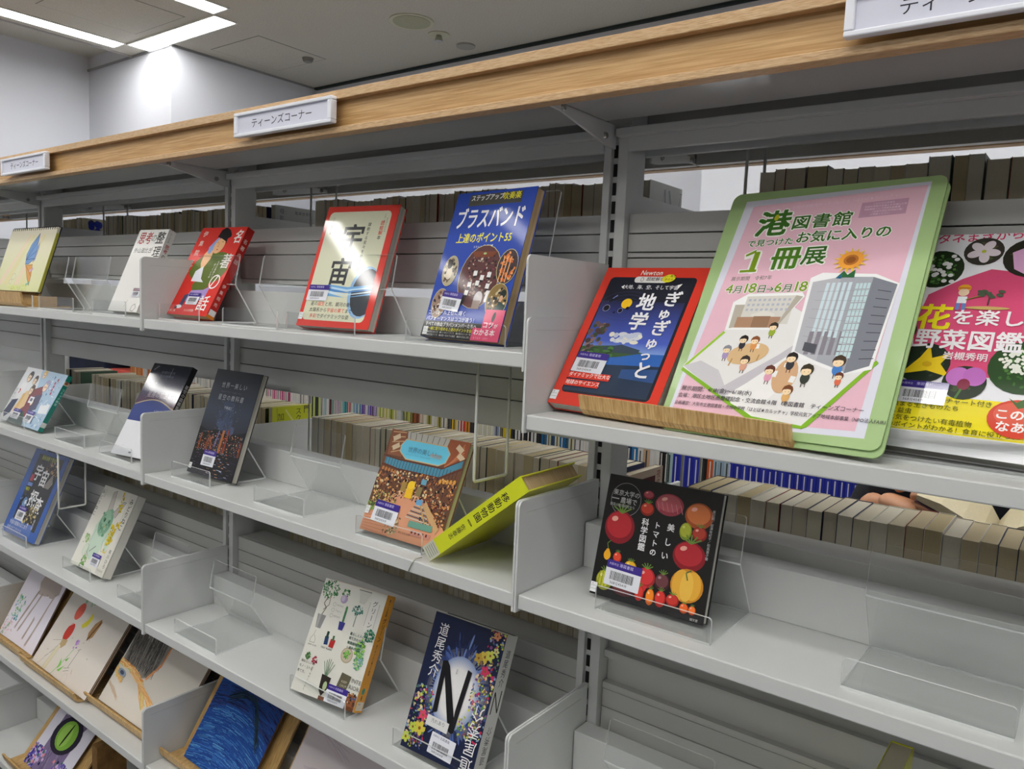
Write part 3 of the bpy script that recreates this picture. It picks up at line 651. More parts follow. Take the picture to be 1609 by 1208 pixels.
# blue brass band book
def f(a):
    a.rect(0, 0, a.w, a.h, '2848a8'); a.rect(26, 4, 98, 17, '4a4a44'); a.text('ステップアップ', 29, 4.5, 9.6, 'f0f0f0', b=.02, sx=.92); a.text('吹奏楽', 89, 4, 11.5, 'e8e030', b=.02, sx=.95)
    a.text('ブラスバンド', 9, 24, 29, 'f2f2f4', b=.03, sx=.74, sy=1.15); a.text('上達のポイント55', 20, 62, 15.5, 'e8e030', b=.025, sx=.84); a.text('ＢＲＡＳＳ監修', 58, 81, 4, 'c8d0e8'); a.text('佐藤博', 76, 80, 6, 'eef0f6', b=.02)
    def ph(x, y, rx, ry, base, cols, n, lo=1.2, hi=3.4):
        a.ell(x, y, rx+.8, ry+.8, 'c8c088'); a.ell(x, y, rx, ry, base)
        for _ in range(n):
            an = R.uniform(0, 6.28); q = math.sqrt(R.random())*.82; a.ell(x+rx*q*cos(an), y+ry*q*sin(an), R.uniform(lo, hi), R.uniform(lo, hi), R.choice(cols), R.uniform(0, 90), 8)
    ph(83, 126, 37, 45, '5a3636', ['3a2428', '8a6a5a', 'c8b8a8', '2a2024', '6a2a34', '9a8070', '743640'], 150, .9, 2.6)
    a.poly([(60, 90), (106, 90), (100, 98), (66, 98)], '7a4028'); a.ell(84, 93, 3, 1.6, 'a8c080')
    for x, y, r in ((72, 118, -6), (86, 124, 4), (98, 120, 3), (66, 134, -4), (80, 132, 2), (100, 136, 5), (64, 146, 5), (104, 146, -4)): a.rect(x, y, 7, 7, 'e8e6e4', r); a.rect(x+1, y+7, 5, 3, '241c20', r)
    a.ell(62, 160, 6, 8, '1c1a1e'); a.ell(92, 158, 8, 11, 'c8c0c0'); a.rect(84, 160, 14, 12, '9a8880'); a.rect(104, 146, 13, 16, 'eceaea', 4)
    ph(25, 118, 14, 22, 'b0a48a', ['3a3028', 'd8d0b8', '6a5a48', '2a2420'], 34); a.ell(24, 122, 6, 9, 'd8cbb4'); a.ell(22, 108, 5, 7, '2a2420'); ph(20, 166, 14, 21, '9a8070', ['c8b8a8', '6a4a3a', '3a2a28', 'e0d0c0'], 36)
    ph(130, 112, 17, 24, '44363a', ['d87838', 'c86028', 'e8a060', '3a2a2a'], 50); 
    for x in (122, 128, 134): a.line([(x, 98), (x-2, 134)], 1.6, 'ecae70')
    ph(127, 160, 18, 24, '8a7040', ['2a3a3a', 'c8b890', 'e0d0b0', '4a3a2a', '1c2428'], 44); a.ell(136, 150, 5, 6, '1e2a26'); a.ell(134, 156, 3, 4, 'd8a888'); a.poly([(126, 176), (132, 160), (144, 166), (142, 178)], '2a4440')
    a.text('コンクール上位に輝く', 4, 176, 7.5, 'dfe6f8', b=.01); a.text('パフォーマンスはココが違う！', 3, 185, 7, 'dfe6f8', b=.01)
    a.rect(0, 192, a.w, 24, '2a2a2c'); a.text('すべての熱血ブラバンメンバーたちへ', 4, 193.5, 6.4, 'ececec', b=.015, sx=.92); a.text('一緒に取り組める上達のポイントを伝授', 12, 200.5, 5.6, 'e8e030', b=.01, sx=.9)
    a.text('●音程の揃え方　●ハーモニーづくり　●合奏のルール一覧', 12, 206.6, 3.2, 'c8c8c8'); a.text('●毎回違うくせ　●本番一歩までの練習　●曲を自由に感じつつ', 12, 210.8, 3.2, 'c8c8c8')
    a.rect(113, 172, 35, 44, 'e0557a'); a.ell(130, 182, 2.8, 7, '2a2a2e', 8); a.ell(129, 195, 2.4, 2.4, '2a2a2e'); a.rect(98, 198, 50, 18, 'e0557a'); a.text('コツ', 114, 188.5, 9.5, 'f6eef0', b=.03); a.text('が', 134, 191, 6.5, 'f6eef0', b=.02); a.text('わかる本', 101, 199, 9.4, 'f6eef0', b=.03); a.text('ＳＴＥＰ　ＵＰ！', 102, 210, 3.6, 'f2c8d4')
t = book('paperback_book', 'blue book on brass bands with round orchestra photographs and white title', -.2215, .066, Z1, -.13, .2941, .1571, .2135, .0155, f, None, 'L', '2848a8', PG_T, m=SEMI, ds=(147.6, 215.4))
label_part(t, .0155, .2135, 26, 146, 42, 27, 5); call_part(t, .0155, .2135, 3, 199, 10, 12)

# red earth science book
def f(a):
    a.rect(0, 0, a.w, a.h, 'dc3a28'); a.rr(12, 15, 124, 174, 6, '1c1e2a'); a.grad(14, 52, 118, 60, '262848', '4a60c0'); a.grad(14, 112, 118, 18, '4a60c0', '88a8e0')
    a.poly([(14, 130), (132, 126), (132, 150), (14, 150)], '2f66b8'); a.poly([(14, 122), (60, 118), (104, 126), (70, 134), (14, 140)], '3c5a34'); a.poly([(44, 122), (70, 116), (98, 122), (96, 128), (50, 128)], '3a4a5a')
    a.poly([(14, 148), (132, 142), (132, 186), (14, 186)], '24364e'); a.poly([(84, 150), (132, 146), (132, 164), (84, 162)], '2c5088')
    for i in range(26): a.ell(R.uniform(50, 92), R.uniform(100, 112), R.uniform(3, 7), R.uniform(2, 4), R.choice(('e6e2d4', 'd4d8de', 'c0c8dc')))
    for i in range(44): a.ell(R.uniform(16, 40), R.uniform(86, 134), R.uniform(2, 4.5), R.uniform(2, 4), R.choice(('6a5250', '8a706a', '4a3a3a', '3c4a34')))
    for i in range(20): a.ell(R.uniform(14, 60), R.uniform(122, 140), R.uniform(3, 6), R.uniform(1, 3), R.choice(('3c6a34', '4a7a3c', '2c4a2c')))
    a.ell(52, 56, 7.5, 7.5, 'f0c020'); a.ell(47, 67, 3, 3, '16161e'); a.ell(56, 63, 2.4, 2.4, '16161e'); a.ell(39, 70, 1.6, 1.6, '1a1a24'); a.ring(47, 67, 3.4, 3.4, .5, '9aa0d0'); a.ell(25, 64, 4.4, 4.4, '12121a'); a.ring(25, 64, 4.8, 4.8, .5, 'b0b4d8'); a.line([(24, 54), (34, 44)], 1.5, '8890c8'); a.ell(27, 52, 3.6, 2, '1a1a22', -40)
    for q in range(3): a.ring(52, 60, 22+q*9, 12+q*5, .35, '3a3c70')
    a.text('Newton', 54, 3, 10.5, 'f6eee8', b=.015, sx=.86, sh=.1); a.rr(49, 14.5, 48, 9.5, 4.5, 'e4e2e0'); a.text('超絵解本', 66, 15, 6.4, '2a2a2a', b=.015); a.ring(60, 19, 2, 3, .6, '2a2a2a'); a.ell(97, 17, 9, 6, 'e8e02a', -8); a.text('小・高生', 90, 11.5, 4, '333310', b=.01); a.text('からの', 92, 16.5, 4, '333310', b=.01)
    a.poly([(34, 31), (38, 28), (38, 34)], 'e8e8ea'); a.text('大地、海、空、そして宇宙', 38, 27.5, 6.9, 'e8e8ea', b=.01, sx=.94); a.poly([(113, 27), (119, 25), (115, 33)], 'e8e8ea')
    a.text('地学', 67, 40, 27, 'eeeef2', v=True, b=.04, sx=.95, sp=1.06); y = 36
    for ch, z in (('ぎ', 24), ('ゅ', 19), ('ぎ', 24), ('ゅ', 19), ('っ', 17), ('と', 25)): a.text(ch, 102-(y-36)*.02, y, z, 'eeeef2', b=.035); y += z*.98
    a.rect(13, 160, 61, 9, 'dc3a28'); a.rect(13, 171, 50, 9, 'dc3a28'); a.text('ダイナミックで壮大な', 14, 160.6, 6.4, 'f4e8e4', b=.015, sx=.95); a.text('地球のサイエンス', 14, 171.6, 6.6, 'f4e8e4', b=.015, sx=.95)
t = book('paperback_book', 'red bordered earth science book with a night-blue landscape and white title', .0058, .0565, Z1R, -.066, .595, .1494, .2075, .0169, f, None, 'L', 'dc3a28', PG_W, m=SPARK, ds=(148.3, 206))
label_part(t, .0169, .206, 15, 130, 46, 29, 2); call_part(t, .0169, .206, 1, 188, 10, 13)

# exhibition poster on a green board
pt = tag(empty('poster_board', (.3931, .009, Z1R+.012)), 'large pink exhibition poster mounted on a pale green board, standing in a bamboo rest', 'poster')
cy, sy_, ct, st, cr, sr = cos(-.13), sin(-.13), cos(.5014), sin(.5014), cos(.0248), sin(.0248)
A_ = Vector((cy, sy_, 0)); B_ = Vector((-sy_, cy, 0)); U_ = ct*Vector((0, 0, 1))+st*B_; A2 = cr*A_+sr*U_; U2 = -sr*A_+cr*U_; N2 = A2.cross(U2)
Mx = Matrix((A2, -N2, U2)).transposed().to_4x4(); Mx.translation = Vector((.3931, .009, Z1R+.012))-A2*.2357; pt.matrix_world = Mx
def rslab(name, w, h, r, y0, y1, m, parent, x=0, z=0):
    out = arc(w-r, r, r, -90, 0)+arc(w-r, h-r, r, 0, 90)+arc(r, h-r, r, 90, 180)+arc(r, r, r, 180, 270); n = len(out)
    V = [(x+a, y0, z+b) for a, b in out]+[(x+a, y1, z+b) for a, b in out]
    return obj(name, V, [tuple(range(n)), tuple(range(n, 2*n))[::-1]]+[(i, i+n, (i+1) % n+n, (i+1) % n) for i in range(n)], m, parent)
GRN = mat('pale_green_card', 'a4c284', .45, .4, coat=.2)
rslab('board_sheet', .2357, .3052, .010, 0, .0022, GRN, pt); rslab('board_sheet', .2365, .306, .010, .0026, .0046, mat('pale_green_card_back', '98b67a', .5), pt, .002, -.006); rslab('board_spacer', .226, .29, .01, .0022, .0026, GRN, pt, .004, .004)
a = Art(244.7, 346.4)
a.rect(12, 9, 217, 329, 'dfe0ec'); a.poly([(24, 19), (226, 14), (219, 331), (16, 331)], 'e9bccb')
a.text('市岡中学校内サードプレイス「はとば★カルッチャ」', 76, 25, 5.6, 'f2d4de', sx=.95, rot=-1.5); a.rect(160, 31, 50, 23, 'c79ab0', -1)
for k, tx in enumerate(('これからの未来を', '市岡中学校の生徒たちが選んだ本', '港図書館アップ地域本部事業', '（大阪市港区共同協力委）', 'ご来館ください')): a.text(tx, 164+(0 if 0 < k < 3 else 8), 33+k*4, 3, 'eed6e0')
TQ = []
def T(s_, x, y, z, c='3c6c26', b=.03, o=.09, **k): a.text(s_, x, y, z, 'f4f2ea', b=o*1.25, **k); TQ.append((s_, x, y, z, c, b, k))
T('港', 38, 30, 43, b=.045, o=.08); T('図書館', 83, 42, 23, sp=1.08, sx=.98, o=.09, b=.03)
T('で見つけた', 34, 76, 11.8, sp=1.0); T('お気に入りの', 94, 68.5, 18.5, sp=.99, sx=.98); T('1', 40, 89, 43, '7c9a1e', b=.045, sx=1.15); T('冊', 72, 90, 36, '4f7e22', b=.05, sx=1.02); T('展', 109, 92, 29, sp=1)
a.text('展示期間　令和7年', 30, 133, 7, '4a5a3a', sx=.86)
x = 28
for ch, z, c in (('4', 19, '7fa030'), ('月', 12.5, '44663a'), ('1', 20, '7fa030'), ('8', 20, '7fa030'), ('日', 12.5, '44663a'), ('→', 11, '44663a'), ('6', 19, '7fa030'), ('月', 12.5, '44663a'), ('1', 20, '7fa030'), ('8', 20, '7fa030'), ('日', 12.5, '44663a')):
    T(ch, x, 141+(20-z)*.8, z, c, b=.02, o=.06); x += (z*.52 if ch in '468' else z*.40 if ch == '1' else z*.90)
a.rect(36, 122, 24, 6.4, 'f4f2ea'); a.poly([(36, 98), (50, 90), (50, 104), (38, 107)], 'f4f2ea')
for s_, x, y, z, c, b, k in TQ: a.text(s_, x, y, z, c, b=b, **k)
a.ell(61, 42, 3, 5, 'b8b82a'); a.rect(37.5, 123.4, 21, 3.6, '7c9a1e'); a.poly([(38, 99.5), (50, 92), (50, 97), (39, 102.5)], '7c9a1e')
# pop-up book, school, tower
a.poly([(45, 214), (92, 163), (134, 190), (138, 222), (176, 238), (222, 250), (172, 331), (112, 327), (10, 268), (10, 262)], 'e9e8e6'); a.poly([(10, 264), (45, 214), (48, 216), (14, 264)], '9cc83a')
a.poly([(10, 264), (30, 256), (56, 268), (78, 300), (60, 296)], 'cfccd0'); a.poly([(10, 266), (112, 324), (172, 331), (168, 334), (110, 329), (9, 270)], '86b82e'); a.poly([(166, 331), (221, 249), (224, 252), (172, 332)], '86b82e')
a.poly([(60, 296), (120, 245), (150, 215), (152, 225), (118, 262), (72, 303)], 'c9c5cb'); a.poly([(78, 300), (140, 236), (158, 250), (110, 322), (84, 310)], 'f1f0ee')
a.poly([(46, 212), (44, 172), (60, 160), (124, 160), (128, 166), (104, 212)], 'f4f4f2'); a.poly([(48, 176), (60, 176), (60, 208), (50, 210)], 'b9b2a4'); a.rect(60, 164, 58, 40, 'd9d6ce'); a.rect(56, 194, 52, 15, 'b0896e'); a.rect(76, 190, 20, 19, '98765c'); a.poly([(72, 190), (86, 184), (100, 190), (100, 193), (72, 193)], 'e2dfd6'); a.poly([(118, 164), (126, 166), (108, 206), (106, 204)], 'b9b2a4')
for r in range(3):
    for c in range(9): a.rect(63+c*5.9, 168+r*7, 3.2, 3.4, 'b8bcc8')
a.poly([(133, 245), (128, 140), (140, 133), (198, 138), (224, 152), (219, 260), (193, 268), (138, 247)], 'f4f4f4')
a.poly([(136, 240), (132, 146), (162, 140), (162, 252)], 'b9bac0'); a.poly([(162, 140), (196, 142), (193, 264), (162, 252)], 'a9acb4'); a.poly([(196, 142), (222, 153), (216, 256), (193, 266)], '82858f')
for c in range(5): a.poly([(148+c*6, 148), (151.5+c*6, 148), (151.5+c*6, 218+c), (148+c*6, 218+c)], 'cfe0e6'); a.rect(146+c*8, 214, 5, 30, '8b8790')
for c in range(4):
    for r in range(11): a.rect(180+c*4, 150+r*9, 3, 7.5, 'c4dcdf')
for r in range(9): a.line([(204, 160+r*11), (218, 163+r*10.5)], 1, '4c4e58')
for r in range(6): a.line([(140, 160+r*12), (194, 160+r*14)], .35, '8e929c')
a.poly([(144, 228), (158, 231), (158, 243), (144, 239)], '54565e')
def kid(x, y, s_, hair, body, tbl=None): a.ell(x, y+s_*1.5, s_*.75, s_*1.1, body); a.line([(x-s_*.3, y+s_*2.4), (x-s_*.3, y+s_*3.2)], .9, '5a4a40'); a.line([(x+s_*.3, y+s_*2.4), (x+s_*.3, y+s_*3.2)], .9, '5a4a40'); a.ell(x, y-.5, s_*1.05, s_*1.1, hair); a.ell(x-.1*s_, y+.25*s_, s_*.82, s_*.75, 'f6dcb4'); a.ell(x-.35*s_, y+.3*s_, .35, .5, '2a2020'); a.ell(x+.3*s_, y+.3*s_, .35, .5, '2a2020'); a.poly([(x-s_, y-.1*s_), (x-s_*.8, y-s_*.9), (x, y-s_*1.3), (x+s_*.8, y-s_*.9), (x+s_, y-.1*s_), (x, y-s_*.3)], hair)
a.ell(84, 245, 24, 14, 'dcb98a', -14); a.line([(68, 252), (66, 262)], 1.5, 'b8905c'); a.line([(98, 246), (97, 254)], 1.5, 'b8905c'); a.rect(86, 232, 9, 6, 'f2f2f0', -3); a.ell(134, 272, 13, 22, 'd8ae86', 4); a.rect(130, 256, 7, 5, 'f2f2ee'); a.rect(140, 272, 6, 8, 'f0f0ee', 10); a.rect(120, 266, 5, 8, 'f0f0ee', 5)
for q in ((74, 226, 5, '2a221e', '33333a'), (88, 227, 5, '8a5230', 'e09a58'), (104, 208, 5, '3a3226', '9ab03a'), (58, 240, 5, '8e8e96', 'b09cc8'), (84, 254, 5.4, '3e322c', 'e0a890'), (136, 249, 6, '2e2622', '3a3a40'), (116, 266, 5.6, '6a3a30', 'e0a0b8'), (156, 264, 6.6, '3c3424', '3a4038'), (142, 290, 5.6, '7a4a2c', 'e0b070'), (186, 252, 6.6, '4a3a2c', '4a82c8'), (190, 270, 4.2, '6a3a2c', 'e07050')): kid(*q)
# sunflower sign
for k in range(15):
    an = k*2*pi/15; a.poly([(167+10*cos(an-.2), 117+10*sin(an-.2)), (167+20*cos(an), 118+19*sin(an)), (167+10*cos(an+.2), 117+10*sin(an+.2))], 'f3cf48')
a.ell(167, 117, 13.5, 12.5, 'f0a440'); a.ell(167, 117, 8, 7.4, 'b8702c'); a.ell(167, 117, 5, 4.6, '96561f'); a.poly([(156, 142), (163, 132), (168, 138), (175, 131), (176, 142), (164, 141)], '2f6a3c'); a.poly([(156, 142), (162, 136), (162, 143)], '2a6a8a')
c_ = '4c4650'
a.text('展示期間：4/18(金)〜6/18(水)', 19, 291, 7, c_, sx=.95, b=.01, rot=1.2); a.text('会場：港区土地区画整理記念・交流会館４階　港図書館　ティーンズコーナー', 18, 300.5, 6.3, c_, sx=.93, b=.01, rot=1.2); a.text('企画運営：大阪市立港図書館・市岡中学校「はとば★カルッチャ」学校元気アップ地域本部事業（NPO法人FAIRROAD運営）', 17, 311, 5.5, c_, sx=.82, b=.005, rot=1.4)
a.build('poster_print', pt, MATTE, warp(((.9336326, -.037265, 8.1991615), (-.0252867, .8312737, 5.001435), (1.92e-05, -.0001555, 1)), 235.7, 305.2))
rest(.0557, .2605, .0477, Z1R, .5, 'bamboo book rest with curved ledge under the pink exhibition poster', .12, .16, .05, yaw=-.108)

# white flower guide
def f(a):
    a.rect(0, 0, a.w, a.h, 'e9e9ee'); a.poly([(14, 92), (40, 72), (62, 60), (100, 66), (150, 70), (200, 80), (200, 170), (150, 176), (120, 176), (92, 182), (60, 184), (40, 180), (16, 168), (8, 130)], 'd84f78'); a.rect(0, 206, a.w, 38, 'f0e020'); a.rect(0, 244, a.w, 11, 'd8d8dc')
    a.text('タネまきから収穫まで', 8, 14, 14.5, 'd8406a', b=.02, sx=.86, rot=-4)
    def fl(x, y, r, base, cols, n): a.ell(x, y, r, r*1.02, base); [a.ell(x+r*.8*math.sqrt(R.random())*cos(q), y+r*.8*math.sqrt(R.random())*sin(q), R.uniform(.8, 2.4), R.uniform(.8, 2.4), R.choice(cols), R.uniform(0, 90), 7) for q in [R.uniform(0, 6.28) for _ in range(n)]]
    fl(16, 60, 23, '24321c', ['3c6a2c', '4c7a38', '2c4a24', '5c8a44'], 80); [a.ell(R.uniform(0, 32), R.uniform(42, 76), 2.4, 2.2, 'f0f0f0') for _ in range(26)]
    fl(52, 38, 17, '3a3630', ['4a5a34', '5a4a3a'], 20); [a.ell(52+8*cos(q), 38+8*sin(q), 6.5, 4.4, 'e2d6de', math.degrees(q)) for q in (.2, 1.4, 2.7, 3.9, 5.2)]; a.ell(52, 38, 2, 2, 'c0c040')
    fl(92, 46, 23, '2c2a20', ['5a5a2c', '3c4a24'], 24); a.poly([(76, 40), (92, 30), (112, 36), (110, 60), (92, 68), (80, 60)], 'dca8d0'); a.ell(94, 50, 4, 4, 'a03a80')
    fl(0, 100, 10, '1c2a16', ['3c6a2c'], 12); fl(0, 136, 13, '24321c', ['6a8a44', 'c8d0b0'], 14)
    fl(26, 172, 22, '1e2a1c', ['2c3c28'], 12); a.poly([(28, 152), (32, 166), (46, 160), (40, 172), (50, 186), (30, 180), (6, 186), (18, 172), (22, 166)], 'e8c81c'); a.ell(29, 173, 4, 3, 'd0a818')
    fl(62, 190, 17.5, '22301c', ['3a4a24'], 12); a.ell(56, 184, 9, 10, 'c878c8', 20); a.ell(69, 183, 9, 10, 'c070c0', -20); a.ell(62, 192, 5, 6, '8a3048'); a.line([(61, 197), (58, 207)], 2, '4c7a38')
    fl(104, 170, 27, '2c4a24', ['4c7a38', '3c6a2c'], 30); [a.ell(104+19*math.sqrt(R.random())*cos(q), 164+13*math.sqrt(R.random())*sin(q), 1.5, 1.5, 'e6e8dc') for q in [R.uniform(0, 6.28) for _ in range(110)]]
    a.ell(44, 84, 5.5, 4.5, 'e8a830'); a.ell(44, 89, 4.5, 4.5, 'f2d4b4'); a.rect(39, 83, 10, 2, 'c87a28'); a.rect(40, 94, 8, 8, 'eef0f4'); a.rect(40, 102, 3.2, 8, '6a80c0'); a.rect(45, 102, 3.2, 8, '6a80c0'); a.line([(47, 98), (60, 92)], 1, '7a8a30'); a.line([(66, 88), (66, 104)], 1.4, '5a3a3a'); [a.ell(66+R.uniform(-10, 10), 88+R.uniform(-4, 6), 3, 1.8, '4a5a44', R.uniform(0, 90)) for _ in range(9)]; a.ell(66, 107, 18, 2, 'c8a868')
    a.text('花', 9, 104, 31, 'f0e020', b=.045); a.text('を楽しむ', 39, 109, 19, 'f2eef2', b=.03, sx=1.02, sp=1.03); a.text('野菜図鑑', 13, 133, 23.5, 'f2eef2', b=.035, sx=.93); a.text('岩槻秀明', 40, 158, 9, 'f2e6ec', b=.03)
    for k, tx in enumerate(('育て方の基本と栽培チャート付き', '花に集まる生きものたち', '害虫と益虫', '飲食に気をつけたい有毒植物', '観察のポイントがわかる！食育に役立つ！')): a.text(tx, -3+(k == 0)*0, 207.5+k*7.3, 6.3, '5a5a18', b=.012, sx=.96)
    a.ell(108, 222, 23, 19, 'd84a34'); a.ell(106, 218, 17, 12, 'e2604a'); a.poly([(98, 202), (104, 206), (112, 200), (116, 208), (106, 212)], '4a6a30'); a.text('この花', 90, 213, 11, 'f4f0ee', b=.04); a.text('なあに', 92, 225, 11, 'f4f0ee', b=.04); a.text('いろ', 116, 242-4, 8, '3a3a10', b=.03)
t = book('paperback_book', 'white vegetable flower guide with pink centre and round flower photographs, cut by the right edge', .385, .063, Z1R+.003, -.1, .56, .2, .246, .014, f, None, 'L', 'e9e9ee', PG_W, ds=(200, 255), H=((1.0468187, .0044078, -9.5990774), (.0053591, .9688358, -15.0129665), (5.84e-05, -.0001093, 1)), m=MATTE)
label_part(t, .014, .246, 2, 175, 44, 24, 0)

# comic cover book
def f(a):
    a.rect(0, 0, a.w, a.h, 'dfe2e4'); a.poly([(95, 0), (248, 0), (248, 147), (150, 147), (110, 100), (120, 50)], 'a8c4dc')
    for _ in range(90): a.poly([(q[0]+R.uniform(-9, 9), q[1]+R.uniform(-7, 7)) for q in [(R.uniform(130, 240), R.uniform(5, 140))]*3], R.choice(('5a86c0', 'd8e4ee', '88a8d0', 'c8b8d0', '3c68a8', 'e6eaf0', '9ab8c8')))
    def hd(x, y, r, hair, face='efd2b0'): a.ell(x, y, r*1.15, r*1.2, hair); a.ell(x-r*.15, y+r*.25, r*.75, r*.85, face); a.poly([(x-r, y), (x-r*.5, y-r*.5), (x, y-r*.1), (x+r*.6, y-r*.6), (x+r, y+r*.2), (x+r*.9, y-r*.9), (x-r*.6, y-r*1.1)], hair); a.ell(x-r*.4, y+r*.25, r*.12, r*.16, '2a2430'); a.ell(x+r*.15, y+r*.25, r*.12, r*.16, '2a2430')
    a.poly([(90, 58), (150, 40), (170, 66), (160, 120), (110, 130), (70, 110)], '7a2c34'); a.poly([(70, 62), (96, 58), (104, 100), (60, 130), (48, 112)], 'e8c894'); a.poly([(24, 40), (50, 44), (60, 80), (36, 92), (18, 70)], 'e8e8ea'); a.poly([(16, 92), (48, 86), (44, 124), (20, 140), (2, 126)], '3c425e'); a.poly([(60, 118), (120, 112), (150, 147), (50, 147)], '2c4a3c'); a.poly([(128, 70), (168, 60), (176, 100), (140, 112)], '46405e')
    hd(48, 24, 13, '241c20'); hd(88, 30, 11, '3c2c2c'); hd(124, 10, 10, 'd8b050'); hd(98, 56, 12, '4a3420'); hd(166, 38, 14, 'a0a0c4'); hd(136, 84, 9, '302838'); a.line([(26, 60), (34, 64), (28, 72)], 4, 'b03030'); a.poly([(60, 70), (74, 66), (72, 130), (60, 120)], 'e0b878')
    for i in range(7): a.line([(R.uniform(150, 240), R.uniform(60, 140)), (R.uniform(150, 240), R.uniform(60, 140))], 1.4, R.choice(('f4f6f8', '3c68a8')))
    for i in range(5): a.rect(204+R.uniform(-4, 8), 14+i*9, 7, 7, 'b03a5a', 10)
    a.text('学校へ行こう', 6, 60, 9, '6a7480', v=True, sp=1.1); a.rect(112, 72, 26, 17, 'e6e6ec'); a.rect(118, 76, 14, 8, '6a6a78'); a.poly([(190, 88), (240, 80), (244, 104), (196, 108)], 'e8ecf0')
def s(a): a.rect(0, 0, a.w, a.h, '127a6a'); a.rect(0, 16, a.w, 10, 'd8c09a'); a.ell(a.w/2, 20, 4, 4, '8a5a4a'); a.text('コミック教室', 3, 34, 6.6, 'a8d8cc', v=True, b=.02, sp=1.15); a.rect(0, 124, a.w, 12, 'd0d4d0')
t = book('paperback_book', 'landscape comic book crowded with young faces, teal spine', -1.6826, .040, Z2, -.027, .493, .2481, .1467, .011, f, s, 'R', '127a6a', PG_W)
label_part(t, .011, .1467, 60, 110, 48, 26, name='大阪市立図書館'); label_part(t, .011, .1467, 142, 106, 46, 30)

# starry sky book
def f(a):
    a.grad(0, 0, a.w, a.h*.5, '14161e', '4a5070'); a.grad(0, 60, a.w, 46, '3a3f5c', '6a4a5a'); speck(a, 4, 30, 128, 60, 50, ['8a90a8', 'c0c4d0', '5a6080'], .3, .8)
    a.poly([(0, 98)]+[(q, 98-15*sin(pi*min(q/135*1.05, 1))) for q in range(0, 136, 9)]+[(135, 100), (135, 140), (0, 140)], '3c4a86'); a.line([(q, 98-15*sin(pi*min(q/135*1.05, 1))) for q in range(0, 136, 9)], 2.6, 'b8a890'); a.rect(0, 134, a.w, 80, 'e2e3e8')
    a.rect(6, 4, 22, 14, '2a2c34'); a.line([(10, 16), (22, 6)], 2, '9a9aa4'); a.line([(74, 8), (74, 28)], .8, 'b8bac4'); a.text('あの星のひみつを', 40, 16, 6, '8a90a8'); a.text('見上げる夜のため', 40, 25, 6, '8a90a8')
    a.text('星座の物語案内', 28, 64, 15, 'a89aa8', sx=.95, b=.02); a.text('いつもの夜空を', 76, 104, 5.5, 'b8c0e0'); a.text('今日から', 70, 110, 9, 'c8cfe8', b=.02); a.ell(62, 202, 5, 1.8, '77777c')
def s(a): a.rect(0, 0, a.w, a.h, '16161c'); a.text('星空の図鑑案内', 2.6, 40, 9, 'c8c4c4', v=True, b=.02, sp=1.05); a.ell(a.w/2, 100, 4.5, 4.5, 'a83040')
t = book('paperback_book', 'tall book with starry sky above a white lower half, left of the middle bracket', -1.0845, .0375, Z2, .13, .513, .1259, .2109, .0132, f, s, 'R', '16161c', PG_W, ds=(135.5, 210.5))
label_part(t, .0132, .2109, 93, 152, 34, 30)

# night city book
def f(a):
    a.grad(0, 0, a.w, 80, '23262c', '343c4c'); a.grad(0, 80, a.w, 50, '343c4c', '1e2026'); a.rect(0, 128, a.w, 80, '17161a')
    for i in range(60): a.ell(70+R.gauss(0, 10)+i*.2, 62+i*1.05, R.uniform(3, 9), R.uniform(4, 9), R.choice(('3a4560', '424d68', '37415a', '323c50')), 0, 9)
    speck(a, 40, 60, 70, 60, 60, ['a8b4cc', 'c8d0e0'], .25, .6); a.poly([(0, 116), (30, 122), (60, 116), (95, 124), (145, 112), (145, 150), (0, 150)], '101014')
    for i in range(46): x = R.uniform(2, 140); hh = R.uniform(8, 34); a.rect(x, 160-hh, R.uniform(3, 7), hh, R.choice(('3a2420', '5a2c1c', '2a2a38', '7a3a1c', '201c20', '4a3028')))
    speck(a, 4, 122, 136, 40, 260, ['e08840', 'f0c080', 'c85028', 'a0b8d8', 'f4e8c8', 'e86030'], .35, 1.1); a.rect(76, 116, 7, 44, 'a06030'); a.rect(92, 112, 4, 46, '8a3a20'); a.line([(66, 118), (62, 150)], 3, '6a6a9a')
    for i in range(150): x = R.uniform(2, 138); y = R.uniform(164, 204); a.rect(x, y, R.uniform(3, 9), .8, R.choice(('d8a078', '8a5a40', '3a4a78', 'b8c0d8', '5a3428', '2a3450')) if 60 < x < 120 else R.choice(('3a2c4a', '26263a', '5a4a6a', '2a2028')))
    a.text('世界一美しい', 30, 24, 12, 'a8acb4', sp=1.15); a.text('星空の教科書', 30, 48, 12, 'a8acb4', sp=1.15); a.text('ｂｅａｕｔｉｆｕｌ　ｎｉｇｈｔ　ｓｋｙ', 34, 41, 3.4, '7a7e88'); a.text('千勝達之', 58, 70, 6.5, 'b8bcc4')
t = book('hardcover_book', 'dark night sky book with an orange lit city skyline reflected in water', -.8385, .0655, Z2, .021, .327, .1453, .2069, .0121, f, None, 'L', '1c1c20', PG_W)
label_part(t, .0121, .2069, 38, 158, 40, 30); call_part(t, .0121, .2069, 3, 188, 9, 11)

